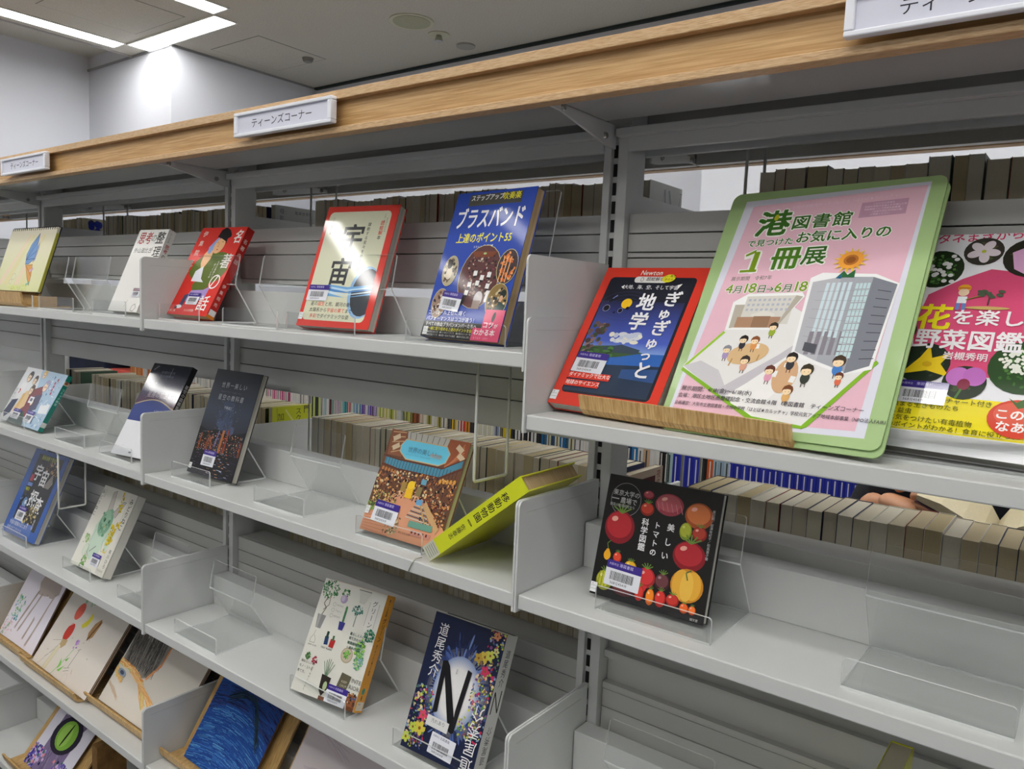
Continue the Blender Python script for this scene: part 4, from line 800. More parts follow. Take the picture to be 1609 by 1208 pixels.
# museum hall book
def f(a):
    a.rect(0, 0, a.w, a.h, '6a4634'); a.poly([(0, 128), (60, 86), (90, 86), (159, 130), (159, 159), (0, 159)], 'd89a78')
    a.poly([(0, 0), (34, 0), (36, 40), (6, 40)], '8a5840'); a.poly([(118, 0), (159, 0), (159, 26), (124, 44)], '9a5638'); a.poly([(34, 0), (120, 0), (118, 14), (38, 14)], 'b4b2aa')
    for k in range(7): a.line([(40+k*12, 0), (44+k*11, 14)], 1, '5a4a44')
    for k in range(5): a.line([(4+k*2, 4+k*8), (32, 2+k*7)], 1.6, 'c8a078'); a.line([(124+k*3, 42-k*2), (154-k, 20-k*4)], 1.6, 'c87850')
    for x, y in ((8, 8), (12, 22), (136, 8), (142, 20)): a.rect(x, y, 14, 8, 'd8c0a0', -30 if x < 80 else 30)
    a.poly([(36, 12), (118, 12), (128, 22), (124, 36), (112, 42), (46, 42), (30, 32), (29, 22)], '6ccbe8'); a.line([(36, 12), (118, 12), (128, 22), (124, 36), (112, 42), (46, 42), (30, 32), (29, 22), (36, 12)], 1.6, 'c8b088')
    a.poly([(6, 44), (36, 46), (122, 46), (156, 26), (156, 38), (120, 58), (36, 58), (6, 54)], '4a88a0'); [a.line([(8+k*6.2, 44), (8+k*6.2, 58)], .8, '3a2c28') for k in range(24)]; a.line([(0, 42), (36, 45), (122, 45), (159, 25)], 1.6, '5a3428'); a.line([(0, 56), (36, 59), (122, 59), (159, 40)], 1.8, '5a3428')
    speck(a, 2, 60, 154, 40, 520, ['2c2226', '8a5a3c', 'c88850', '3a2c30', 'e0b070', '5a3a2c', '1e1a1e', 'b06a44', 'd8c8a0', '4a3a3e'], .8, 2.6); speck(a, 4, 96, 52, 26, 170, ['c8a050', '2c2226', 'e0b070', '7a8a4a', '8a5a3c', 'e8d090'], .7, 2); speck(a, 108, 94, 48, 34, 220, ['2c2226', 'c88850', '4a5a5a', 'e0b070', '8a3a2c', '5a3a2c'], .7, 2.2)
    for k in range(5): a.ell(126+k*6.5, 64-k*.8, 2.6, 3.4, 'd89a48'); a.ell(8+k*6.5, 62+k*.6, 2.4, 3, 'b87848')
    a.rect(68, 76, 14, 22, 'e8b828'); a.ell(75, 78, 7, 6, 'f0c830'); a.rect(56, 76, 10, 14, 'a88848'); a.rect(88, 78, 10, 14, '8a7850'); a.rect(92, 66, 10, 8, '68a0b8')
    for k in range(7): a.line([(74-k*2+20, 104+k*3.4), (112+k*3, 106+k*3.4)], 1.5, '4a5a6a' if k % 2 else 'c8c0b0')
    a.rect(94, 96, 12, 8, '6aa0c8'); a.poly([(112, 96), (150, 130), (146, 138), (108, 104)], 'c8a070'); a.line([(104, 104), (122, 128)], 2.4, 'c8a068'); a.rect(92, 128, 46, 9, '6a9a8a'); a.rect(100, 140, 38, 8, 'c88a78'); [a.rect(102+k*7, 141, 3, 4, '5a2c28') for k in range(5)]
    for k in range(6): a.line([(4, 136+k*4), (60, 128+k*6)], .7, 'b87a5c')
    speck(a, 48, 128, 26, 28, 70, ['7a7458', 'b8a880', '4a4a38', 'd8c8a0'], .6, 2); speck(a, 0, 116, 16, 10, 30, ['7a9a4a', '4a6a3a', 'a8b878'], 1, 2.4); a.text('ＭＵＳＥＵＭ', 78, 146, 4, '4a2c28')
    a.text('世界の美しい', 46, 22, 9.5, '5a88a0', sp=1.02); a.text('博物館', 92, 26, 7.5, 'c8a898', sp=1.02); a.text('ｂｅａｕｔｉｆｕｌ　ｍｕｓｅｕｍｓ', 44, 33, 3, '4a90b0')
t = book('hardcover_book', 'square book with an ornate museum hall under a bright blue skylight', -.3215, .0435, Z2, .007, .415, .1592, .1592, .011, f, None, 'L', '6a4634', PG_W)
label_part(t, .011, .1592, 18, 110, 50, 32, 2); call_part(t, .011, .1592, 1, 122, 8, 12)

# yellow leaning book
yb = tag(empty('hardcover_book', (-.1677, .010, Z2+.0186)), 'bright yellow book leaning against the steel bracket, spine to the front', 'book')
yb.rotation_euler = (0, radians(51.5), .03)
YC = mat('yellow_cloth', 'dcdc24', .4, coat=.5)
box('pages', (.0022, .004, .004), (.0198, .126, .196), PG_T, yb)
boxes('cover', [((0, .001, 0), (.0022, .130, .20)), ((.0198, .001, 0), (.022, .130, .20)), ((0, 0, 0), (.022, .0022, .20))], YC, yb, .0008)
a = Art(22, 200); a.rect(0, 0, 22, 200, 'd4dc2a'); a.text('移動動物園', 5, 30, 12.5, '2a2a20', v=True, b=.02, sp=1.08); a.ring(11, 106, 5, 1, 1, '2a2a20'); a.text('佐藤泰志', 6.5, 115, 8.5, '33332a', v=True, b=.01, sp=1.02); a.rect(0, 176, 22, 24, 'c8c8b4')
for k in range(5): a.rect(3, 179+k*4, 16, 1, '7a8080')
a.build('spine_print', yb, GLOSSY, lambda px, py, e: (px, -e, .20-py))
tube('ribbon_marker', [(-.168, .010, Z2+.004), (-.172, .002, Z2+.003), (-.176, -.0012, Z2-.004), (-.182, -.0016, Z2-.016)], .0008, mat('ribbon', 'a8a898', .7), None, 6)
rb = bpy.data.objects['ribbon_marker']; rb.parent = yb; bpy.context.view_layer.update(); rb.matrix_parent_inverse = yb.matrix_world.inverted()

# black tomato book
def f(a):
    a.rect(0, 0, a.w, a.h, '121214'); a.ring(27, 28, 20, 20, .5, '9a9aa0')
    def tom(x, y, rx, ry, c0, c1, st=True, c2=None):
        a.ell(x, y, rx, ry, c0, n=26); a.ell(x-rx*.05, y-ry*.12, rx*.84, ry*.78, c1); a.ell(x-rx*.4, y-ry*.45, rx*.22, ry*.16, c2 or 'f0b0a0', -20, 10)
        if st:
            for q in (-2.6, -2.1, -1.6, -1.1, -.6): a.line([(x, y-ry*.85), (x+rx*.7*cos(q), y-ry*.9+ry*.55*sin(q))], max(.4, rx*.09), '6a8a3a')
    tom(25, 62, 20, 20, '8a1c28', 'b82a34'); tom(57, 34, 9, 8, '8a2018', 'c8402c', c2='e8a080'); tom(56, 17, 7, 5, '8a1c28', 'b04858', False); tom(84, 24, 18, 13, '9a3a48', 'b85860', False)
    for k in range(6): a.line([(68+k*6, 22), (72+k*6, 32)], .8, 'c88088')
    tom(122, 30, 17, 15, 'a85028', 'd87a44', False); tom(109, 50, 7.5, 10, '8a9a20', 'b0b83a', False, 'd0d870'); tom(126, 50, 9, 8.5, '8a2420', 'b84030'); tom(118, 77, 20, 17, '8a1824', 'b82834'); a.ell(121, 110, 20, 19, 'c88420'); a.ell(114, 110, 11, 17, 'e0a83a'); a.ell(128, 109, 10, 16, 'e0a838'); a.ell(121, 111, 8, 17, 'e8b84a'); a.line([(121, 104), (118, 96), (124, 92)], 1.6, '5a6a34')
    a.ell(15, 95, 3, 5, 'e0a020'); a.ell(15, 98, 4.6, 6, 'e8a820'); a.line([(15, 90), (13, 84), (17, 80)], .8, '6a8a3a'); tom(29, 98, 5.6, 6.4, 'b03020', 'e04a30'); tom(48, 105, 8, 7, 'c08a10', 'e8b828', True, 'f0e090'); tom(70, 113, 12, 12, 'a02028', 'd03438'); a.poly([(66, 122), (74, 122), (70, 131)], 'c83038'); tom(91, 113, 9.5, 10, '3a1a20', '6a3a40', True, 'a08088')
    tom(17, 128, 11, 12, '8a9020', 'c0c038', True, 'e0e080'); [a.line([(10+k*4, 118), (9+k*4.4, 138)], .9, '7a8424') for k in range(4)]; tom(44, 133, 15, 8, '4a2024', '6a3034', False, '8a5054')
    tom(65, 132, 6, 9, 'a82420', 'd83c30'); tom(79, 133, 5.4, 9.5, 'c86010', 'f08820', True, 'f8c890'); tom(92, 132, 6.8, 9.5, 'a82420', 'd83430'); tom(107, 130, 8, 7, 'a02420', 'c83830'); tom(122, 135, 5.4, 5.6, 'c04818', 'f06a28'); tom(132, 135, 4.4, 5, 'c04818', 'f07830')
    a.text('東京大学の', 9, 17, 7.6, 'c8c8c8', sx=.95); a.text('農場で', 20, 25.5, 8, 'c8c8c8', sx=.95); a.text('野菜の栽培研究から', 7, 34, 4.2, 'b0b0b0', sx=.9); a.line([(8, 28.5), (18, 28.5)], 1.2, 'a8a8a8')
    a.text('美', 86, 45, 9.5, 'e8e8ea', b=.03); a.text('し', 85, 62, 9.5, 'e8e8ea', b=.03); a.text('い', 84, 78, 9.5, 'e8e8ea', b=.03); a.text('トマトの', 69, 46, 8.8, 'e8e8ea', v=True, b=.03, sp=1.2); a.text('科学図鑑', 53, 45, 9.6, 'e8e8ea', v=True, b=.03, sp=1.02)
    a.text('渡辺明／岩澤有紀子／松島憲子著', 137, 20, 3.8, 'c0c0c0', v=True, sp=1.0); a.text('誠文堂', 131, 143, 3.2, 'c8c8c8', b=.02)
t = book('hardcover_book', 'black square book covered with colourful tomatoes', .0724, .0673, Z2, .014, .253, .1472, .1476, .0132, f, None, 'L', '121214', PG_W, m=SPARK)
label_part(t, .0132, .1476, 18, 102, 47, 30, 2); call_part(t, .0132, .1476, .5, 133, 9, 12)

# blue space probe book
def f(a):
    a.rect(0, 0, a.w, a.h, '2456a8'); a.rect(30, 10, 134, 190, '141416'); a.grad(28, 186, 118, 38, '5a7ac0', '3a5aa0'); a.text('最新技術で見る!', 50, 12, 12, 'c8d028', b=.02, sx=.9); speck(a, 90, 24, 70, 30, 70, ['6a4a3a', 'a87a50', '3a2a28', 'c8a880'], 1, 4)
    a.text('宇', 44, 36, 46, 'e8e8ea', b=.03, sx=.85); a.text('宙', 84, 46, 46, 'e8e8ea', b=.03, sx=.85); a.text('探', 70, 102, 46, 'e8e8ea', b=.03, sx=.9); a.text('査', 108, 114, 44, 'e8e8ea', b=.03, sx=.9)
    for k in range(5): a.line([(118+k*6, 90), (142+k*3, 52+k*5)], 2.4, 'c8c0b8')
    speck(a, 84, 132, 56, 56, 90, ['8a7a50', 'd8c888', '4a4028', '1a1814', 'b8a870', '2a2418'], 1.4, 5); a.ell(58, 140, 12, 14, '6a8ab8'); a.ell(62, 138, 6, 6, 'c8d4e0'); a.ell(90, 128, 5, 7, 'a8b0b8'); speck(a, 30, 120, 40, 40, 26, ['3a5a8a', '7a9ac0', '26344a'], 1, 3)
    a.rect(36, 66, 16, 18, 'b03a4a'); a.rect(34, 88, 26, 9, '6a8ad0'); a.text('NEO', 34, 99, 12, 'c8d028', b=.03, sx=.8); a.text('・最新版', 140, 160, 9, 'c8ccd0', v=True); a.text('宇宙の冒険のはじまり', 24, 190, 11, 'c8cce0', b=.02, sx=.9); a.text('探査の全てがわかる', 20, 204, 10, 'a8b4d8', b=.02, sx=.9)
t = book('hardcover_book', 'tall black and blue book with white space probe title behind the wire book stop', -1.7063, .051, Z3, .028, .407, .1851, .2243, .014, f, None, 'L', '2456a8', PG_W)
label_part(t, .014, .2243, 42, 150, 44, 36)

# green cat book (soft dust jacket, title strip at the right)
def f(a):
    a.rect(0, 0, a.w, a.h, 'dedcd2'); a.rect(122, 0, 3, a.h, 'cfccc0')
    g = 'a8c8b0'; a.poly([(36, 92), (50, 60), (92, 60), (104, 90), (124, 96), (132, 116), (114, 140), (98, 118), (92, 150), (70, 166), (44, 152)], 'c2d6c4'); a.ell(70, 78, 25, 33, '86b094', 6); a.ell(66, 70, 16, 20, '98bea2')
    a.poly([(56, 52), (50, 10), (62, 4), (74, 46)], 'c8c0b8'); a.line([(56, 52), (50, 10), (62, 4), (74, 46)], 1, '5a7a64'); a.poly([(82, 54), (104, 24), (118, 22), (98, 64)], 'c0b8b4'); a.line([(82, 54), (104, 24), (118, 22), (98, 64)], 1, '5a7a64')
    for x in (62, 82): a.ell(x, 74, 3, 4.4, '3a6a50'); a.ell(x, 74, 1, 3.6, '182018'); a.ring(x, 74, 3.6, 5, .7, '4a6a54')
    a.ell(71, 89, 3, 2.6, 'c89a4a'); a.line([(62, 98), (71, 94), (80, 98)], .7, '5a7a64'); a.line([(46, 100), (40, 128), (44, 152), (70, 166)], .8, '7a9a84'); a.line([(98, 104), (92, 120), (100, 140), (114, 140)], .8, '7a9a84'); a.line([(56, 150), (74, 134)], 2.4, '8a8a88'); speck(a, 48, 60, 44, 50, 26, ['7aa688', '9cc4a6', '6e9a7c'], 2, 5)
    for i in range(60): k = R.random(); a.ell(96+k*28+R.uniform(-9, 9)*(.5+k), 4+k*150 if k < .3 else 50+k*92, R.uniform(2, 4), R.uniform(2, 4.4), R.choice(('dcc020', 'c8ac1c', 'b0a82c', 'e4cc48')), 0, 9)
    speck(a, 14, 116, 22, 20, 22, ['a8c890', '7aa860', 'c0d8a8'], 1.5, 4); speck(a, 38, 160, 22, 26, 22, ['7aa860', 'a8c890', '5a8a48'], 1.5, 4); a.ell(36, 146, 10, 16, 'd4dccc', 20); a.ring(40, 150, 10, 14, .5, '9aa89a')
    a.text('みどりねこ', 2, 10, 11, '4a5a50', v=True, sp=1.2); a.text('小さな物語', 16, 8, 4, '7a8a7a', v=True); a.text('みどりねこ', 124, 14, 15, '3c443e', v=True, b=.015, sp=1.02) if a.w > 135 else None
def s(a): pass
def f2(a): f(a); a.rect(124, 0, 30, a.h, 'd6d4ca'); a.text('みどりねこ', 130, 10, 15, '3c443e', v=True, b=.015, sp=1.0); a.text('有川ひろ', 134, 128, 11, '44443f', v=True, b=.01, sp=1.0); a.rect(116, 174, 32, 12, 'cfcdc4'); a.text('ＴＯＢＵＮ', 118, 176, 5, '5a5a55'); [a.ell(118+R.uniform(0, 14), 84+R.uniform(-16, 30), 3, 3.4, R.choice(('dcc020', 'c8ac1c')), 0, 9) for _ in range(14)]
t = book('paperback_book', 'cream book with a painted green rabbit-eared cat and yellow flowers', -1.3195, .061, Z3, .014, .453, .152, .1894, .02, f2, None, 'R', 'dedcd2', PG_W, m=MATTE)
label_part(t, .02, .1894, 78, 148, 38, 28)

# plant book
def f(a):
    a.rect(0, 0, a.w, a.h, 'd9d8cf'); G = ['2f6a44', '3f7a4c', '57905c', '1f4a34', '7aa870']
    def foliage(x, y, rx, ry, n, cols=G, lo=1, hi=2.8): [a.ell(x+rx*(R.random()**.5)*cos(q), y+ry*(R.random()**.5)*sin(q), R.uniform(lo, hi), R.uniform(.6, 1.6), R.choice(cols), R.uniform(0, 180), 7) for q in [R.uniform(0, 6.28) for _ in range(n)]]
    foliage(18, 16, 19, 17, 110); a.line([(17, 28), (13, 40), (20, 46), (15, 58)], 1.4, '5a4a3a'); a.line([(22, 26), (24, 40), (15, 50)], 1.1, '5a4a3a'); a.poly([(7, 58), (25, 58), (21, 80), (10, 80)], '8a8a8a'); a.poly([(9, 58), (15, 58), (14, 80), (11, 80)], 'a4a4a2')
    foliage(51, 15, 9, 7, 26); a.ell(51, 25, 7.5, 7, 'a89ab8'); a.ell(49, 24, 4, 5, 'c4b8d0'); a.rect(76, 3, 26, 1.2, '6a6a60'); [a.line([(78+k*3, 4), (84+k*1.2, 24)], .35, '8a8a84') for k in range(9)]; foliage(85, 36, 11, 8, 44, ['4a7a70', '6a9a8c', '33625a']); a.line([(85, 42), (85, 62)], 2, '8a9a90')
    a.rr(105, 9, 19, 56, 9, 'dcdbd4'); a.line([(105, 18), (105, 56)], .5, '6a6a64'); a.line([(124, 18), (124, 56)], .5, '6a6a64'); a.text('グリーン', 110, 14, 10.5, '30302c', v=True, sp=1.05)
    for k in range(3): a.ring(35, 37+k*9, 3, 3, .4, '7a7a74'); a.text(('ＨＡＮＧ', 'ＴＡＬＬ', 'ＭＯＤＥ')[k], 40, 35+k*9, 3.6, '6a6a64')
    a.rect(60, 40, 4.4, 20, '4a7a58'); a.ell(62, 38, 2.4, 4, '57905c'); a.poly([(55, 60), (68, 60), (66, 73), (57, 73)], '3c3c8a'); a.line([(14, 84), (12, 92), (8, 98), (8, 104), (18, 104), (18, 98), (14, 92)], .5, '55554f'); a.text('HEMP ROPE', 6, 106, 3.4, '55554f')
    a.rect(37, 88, 8, 13, '26406a', -6); a.rect(38, 80, 5, 10, '24423a'); a.rect(49, 90, 10, 13, 'b02c2c', 4); a.rect(52, 84, 4, 8, '3a6a44'); a.text('TINY PLANT', 34, 104, 4.2, '55554f', b=.01); a.ell(90, 106, 12, 12, 'c0b49e'); a.ring(90, 106, 11, 11, 1.4, 'a8987e'); foliage(90, 105, 7, 6, 40, ['7ab850', '4a8a40', '98c868'])
    foliage(14, 126, 5, 6, 26, ['3f6a3c', '55804a']); foliage(30, 129, 6, 6, 26, ['a0304a', 'b84a5a', '7a2438']); [a.line([(62, 150), (62+q*.8, 118+abs(q)*.5)], 1.1, '6a8a6a') for q in (-14, -8, -3, 2, 8, 14)]; a.poly([(54, 144), (74, 146), (72, 164), (64, 176), (56, 168)], '2c2620'); a.ell(66, 160, 4, 7, 'a8b890')
    foliage(122, 68, 10, 10, 70, ['3c7a5c', '2c5a48', '55947a'], 1.2, 3); foliage(112, 92, 10, 16, 110, ['6a9a44', '3c7a3c', '8ab8a0', '9ac84a'], 1.2, 3.2); foliage(116, 110, 9, 12, 80, ['8ac850', '5a8a6c', '78a0b0'], 1.2, 3)
    for k, tx in enumerate(('暮らしと人と', '育て方のきほん', '観葉植物図鑑', '＋基本の道具')): a.text(tx, 84, 70+k*7, 5, '3c5a4c', b=.03)
    a.poly([(92, 132), (112, 134), (108, 158), (88, 156)], '5f5a48'); a.text('KEEP', 95, 142, 5, 'b8b098', b=.02); a.text('CALM', 94, 148, 5, 'b8b098', b=.02); a.text('INTE', 114, 134, 9, '55554f'); a.text('RIOR', 112, 144, 9, '55554f'); a.text('あたらしい、', 4, 132, 5, '44443f', b=.01); a.text('モノ・コトの', 3, 140, 5, '44443f', b=.01); a.text('育て方。', 2, 148, 5, '44443f', b=.01); a.text('Ｂｏｔａｎｉｃａｌ', 30, 132, 5, '55554f', v=True, rot=8)
    a.rect(60, 176, 73, 6, '6a3c20'); a.rect(104, 158, 29, 18, '8a5230'); speck(a, 104, 156, 28, 18, 46, ['2c2420', 'c8a070', '5a3420', '3a5a8a', 'd8c8a0'], 1, 2.4)
def s(a):
    a.rect(0, 0, a.w, a.h, 'e09a22'); a.text('暮らしの図鑑', 9, 6, 4.6, '3c2c10', v=True, b=.02); a.text('グリーン', 7, 36, 9.5, '30240c', v=True, b=.02); a.text('育て方＋人と暮らす植物', 9, 78, 4.4, '3c2c10', v=True, b=.01); a.ell(11, 150, 4, 5, '3c8a6a'); a.ell(11, 160, 1.5, 4, '6a4a1a'); a.rect(4, 166, 17, 13, 'dcd4bc'); a.text('620', 7, 167, 4, 'a03030')
t = book('paperback_book', 'off white plant book with potted plants and an orange spine', -.461, .0365, Z3, .129, .446, .1334, .1818, .0227, f, s, 'R', 'e09a22', PG_W)
label_part(t, .0227, .1818, 73, 154, 42, 27, 1, name='大阪市立北図書館')

# dark blue flower book
def f(a):
    a.rect(0, 0, a.w, a.h, '17203f')
    for k in range(16): q = 1-k/16; a.ell(72, 98, 58*q, 66*q, tuple(lin('1a2548')[i]*(q)+lin('e6e4e0')[i]*(1-q) for i in range(3)), n=30)
    for i in range(170): an = R.uniform(0, 6.28); rr = R.uniform(46, 74); a.ell(70+rr*.62*cos(an), 96+rr*sin(an), R.uniform(4, 12), R.uniform(.8, 2.4), R.choice(('2c3c70', '4a62a0', '6a82b8', '1c2850', '24305c', '384c84')), math.degrees(an)+R.uniform(-14, 14), 9)
    for k in range(10): q = 1-k/10; a.ell(70, 98, 26+14*q, 32+18*q, tuple(lin('8a9cc4')[i]*q+lin('e8e6e2')[i]*(1-q) for i in range(3)), n=30)
    def fls(x, y, w, h, n): speck(a, x, y, w, h, n, ['c8c850', 'a8b84a', '7a4a80', 'c83058', 'e0c8a0', '4a5a8a', '3a4a80', '88a0c0', '8a6a4a', '5a8a4a'], .8, 2.8)
    fls(96, 30, 34, 90, 190); fls(2, 104, 34, 84, 190); fls(104, 0, 26, 24, 40); fls(88, 120, 42, 30, 60)
    def fw(x, y, r, c): [a.ell(x+r*.7*cos(q), y+r*.7*sin(q), r*.6, r*.45, c, math.degrees(q)) for q in (0, 1.26, 2.5, 3.8, 5)]; a.ell(x, y, r*.3, r*.3, '8a5a28')
    fw(104, 38, 7, 'd0b84a'); fw(94, 42, 6, 'b89a40'); fw(112, 34, 6, 'c8cc5a'); fw(110, 56, 6, 'd03862'); fw(26, 142, 6, 'd84a68'); fw(26, 160, 8, 'd0c04a'); fw(14, 162, 6, 'b8c84a'); fw(120, 26, 4, 'c8cc8a'); fw(6, 178, 6, 'c0cc50'); fw(116, 6, 5, 'd08868')
    a.text('道尾秀介', 14, 12, 19.5, 'e4e4e8', v=True, sp=1.0, sx=.95)
    a.poly([(36, 62), (44, 60), (48, 130), (40, 134)], '111116'); a.poly([(44, 60), (50, 66), (82, 136), (80, 150), (74, 148), (42, 74)], '111116'); a.poly([(82, 62), (90, 64), (84, 148), (80, 150), (78, 120)], '16161c'); a.text('エヌ', 62, 66, 4, '55556a', v=True); a.text('N', 60, 138, 4, '55556a')
    a.text('道尾秀介', 105, 190, 22, 'e8e8ec', v=True, sp=1.02, sx=.98, flip=True, rot=0); a.rect(34, 138, 40, 14, 'dcdcdc', 2); a.text('汚れあり', 42, 140, 6.5, '6a6a6a')
def s(a): a.rect(0, 0, a.w, a.h, 'd8d8d4'); a.text('道尾秀介', 8, 20, 12.5, '2c2c30', v=True, sp=1.05); a.line([(6, 108), (6, 78), (22, 106), (22, 76)], 2.4, '1a1a1e'); a.text('道尾秀介', 9, 176, 12.5, '44444a', v=True, sp=1.05, flip=True); a.rect(4, 184, 20, 8, 'c0c0c0')
t = book('paperback_book', 'dark blue book with flowers around a large black letter N on white light', -.2081, .0454, Z3, .036, .379, .1303, .1923, .0286, f, s, 'R', '16161c', PG_W)
label_part(t, .0286, .1923, 50, 156, 44, 28, 3, name='大阪市立北図書館', top=None)

# spiral sketchbook with a butterfly
sk = tag(empty('sketchbook', (-1.748, .052, Z1+.036), (-.30, 0, .0)), 'spiral sketchbook with a blue winged butterfly drawing, cut by the left edge', 'sketchbook')
box('sheet_block', (0, -.006, 0), (.268, -.0002, .165), mat('sketch_sheets', 'd8d4c4', .9), sk); box('back_cover', (0, 0, -.001), (.271, .002, .167), mat('sketch_cover', '20242a', .6), sk); box('cover_edge', (.268, -.006, .002), (.2705, 0, .15), mat('olive_edge', 'a8a43c', .6), sk)
a = Art(268, 165); a.grad(0, 0, 268, 165, 'e6e0cc', 'dce0b0')
for q in range(5): a.poly([(150-q*34, 150), (200-q*20, 18), (214-q*20, 18), (176-q*34, 150)], ('e4dcae', 'ead9c0', 'e2e2c0')[q % 3])
a.ox = -48; a.poly([(196, 96), (186, 70), (196, 44), (226, 14), (234, 50), (240, 80), (216, 94)], '7fa2d2'); a.poly([(234, 50), (240, 34), (246, 52), (244, 84), (234, 92)], '9aa4c4')
for q in ((226, 14), (232, 34), (238, 60), (240, 80)): a.line([(192, 84), q], 1.1, '3a4a6a')
a.line([(196, 96), (186, 70), (196, 44), (226, 14), (234, 50), (240, 80), (216, 94), (196, 96)], 1.2, '34405a'); a.poly([(200, 98), (238, 96), (250, 126), (254, 150), (230, 130)], 'dca468'); a.line([(200, 98), (238, 96), (250, 126), (254, 150), (230, 130), (200, 98)], 1, '6a4a2c'); a.line([(200, 98), (250, 126)], .8, '6a4a2c')
a.ring(150, 128, 12, 8, .8, 'c8a8a0'); a.ring(140, 142, 8, 6, .8, 'c8a8a0'); a.ell(236, 112, 6, 4, 'd8b8cc'); a.ell(246, 108, 5, 4, 'd0b0c8'); a.ell(240, 148, 5, 4, '88c0a8'); a.ell(248, 144, 4, 4, '78b8a0'); speck(a, 120, 150, 140, 12, 60, ['d4dc8a', 'dce4a0'], 2, 4)
a.build('drawing', sk, PAPER, lambda px, py, e: (px, -.006-e, .165-py))
for k in range(22):
    c = .008+k*.0122; pts = [(c, .004*cos(q)-.0028, .163+.0052*sin(q)) for q in [i*2*pi/10 for i in range(9)]]
    if k == 0: o0 = tube('binding_ring', pts, .0009, INK, sk, 6)
    else: o1 = o0.copy(); o1.location.x = k*.0122; link(o1, sk)
rest(-1.74, .258, .022, Z1, .3, 'bamboo rest with block ledge under the spiral sketchbook', .12, .2, .02, lip=.036)
boxes_rest = tag(box('wooden_block', (-1.50, .045, Z1+.0003), (-1.468, .085, Z1+.028), BAMV, None, .001), 'small amber wooden block at the right foot of the sketchbook rest', 'block')

# ---------------------------------------------------------------- children's drawings on boards
def board(x, y, z, yaw, tilt, w, h, label, draw, d=.005, edge='6a4a38', sheets=3, ha=None):
    ha = ha or h
    t = tag(empty('mounted_drawing', (x, y, z+.0062), (-tilt, 0, yaw)), label, 'drawing')
    for k in range(sheets): box('board_sheet', (k*.0004, -d+k*d/sheets, 0), (w-.0006*(k % 2), -d+(k+.8)*d/sheets, h), mat('board_%d' % (k % 2), (edge, 'c8bca8')[k % 2], .7), t)
    a = Art(w*1000, ha*1000); draw(a); a.build('drawing', t, PAPER, lambda px, py, e: (px, -d-e, min(ha-py, h))); return t
def scrib(a, pts, n, w, cols, j=3):
    for _ in range(n):
        (x0, y0), (x1, y1) = R.choice(pts); a.line([(x0+R.uniform(-j, j), y0+R.uniform(-j, j)), ((x0+x1)/2+R.uniform(-j, j), (y0+y1)/2+R.uniform(-j, j)), (x1+R.uniform(-j, j), y1+R.uniform(-j, j))], w, R.choice(cols))
def d1(a):
    W_, H_ = a.w, a.h; a.rect(0, 0, W_, H_, 'dcd8e2'); a.oy = 34; a.ox = -4; b = ['a89a94', '9a8c88', 'b8aca6']; a.poly([(96, 60), (186, 50), (200, 104), (176, 122), (104, 128), (84, 100)], 'b4a8a2'); 
    for p_ in (((100, 120), (70, 226)), ((122, 124), (92, 228)), ((150, 120), (132, 238)), ((186, 112), (160, 250))): scrib(a, [p_], 14, 1.5, b, 4)
    a.poly([(140, 124), (160, 120), (150, 190), (136, 176)], 'dcd8e2'); speck(a, 20, 150, 44, 60, 46, ['7ab89a', '5a9aa8', '9ac8b0', '88b878', '4a8a9a'], 1.5, 4.5); speck(a, 2, 210, 60, 70, 50, ['d8a0b0', 'c8b0d0', '98b888', 'e0c0c8', '88a878'], 1.2, 4); a.line([(60, 160), (30, 230), (14, 270)], 1.2, '7a9a78')
def d2(a):
    a.grad(0, 0, a.w, a.h, 'd0ccc6', 'd8d0c6'); a.ox, a.oy = 12, 17; a.ell(66, 44, 17, 22, 'd8685a', 12); a.ell(70, 96, 16, 23, 'c8463c', 10); a.line([(56, 84), (74, 72)], 1.2, 'f0d8d0'); a.poly([(104, 68), (118, 52), (124, 30), (136, 44), (130, 64), (114, 74)], 'd8cc48')
    a.poly([(156, 50), (172, 34), (182, 40), (176, 78), (160, 90), (150, 74)], 'a8845c'); scrib(a, [((156, 50), (170, 88)), ((176, 40), (160, 90))], 12, .7, ['6a4a30'], 3); a.line([(24, 130), (70, 116), (20, 190)], .8, '8a8076'); a.line([(30, 170), (76, 124)], .8, '8a8076')
    a.poly([(62, 116), (86, 112), (88, 124), (76, 136), (62, 128)], 'b8a078'); a.poly([(58, 134), (72, 130), (62, 194), (46, 198)], 'd4ccae'); a.line([(58, 134), (46, 198), (62, 194), (72, 130)], .7, 'a89a70'); a.line([(132, 120), (120, 150), (96, 214)], 1.6, '6ab04c'); a.poly([(110, 176), (104, 150), (118, 164)], '7cc05a'); a.poly([(112, 178), (134, 160), (124, 178)], '7cc05a'); a.poly([(122, 150), (134, 140), (130, 152)], '6ab04c'); speck(a, 126, 100, 14, 20, 14, ['a078c0', 'b890d0'], 2, 4)
    a.line([(150, 118), (160, 112)], 1, '6a6a6a'); a.line([(156, 116), (150, 160)], 2, '8a8a88'); a.line([(136, 166), (158, 158)], 1, '7a7a78'); a.line([(140, 172), (160, 164)], 1, '7a7a78'); a.ring(160, 186, 11, 15, .5, 'c0a8a8'); a.line([(172, 158), (178, 168)], 1.2, 'c86a7a'); speck(a, 60, 2, 50, 18, 12, ['7ab08a', '9ab89a'], 2, 6)
    for x, y in ((46, 46), (96, 100), (90, 190), (150, 96), (200, 120), (22, 150)): a.text('ふゆ', x, y, 4.5, '8a8680')
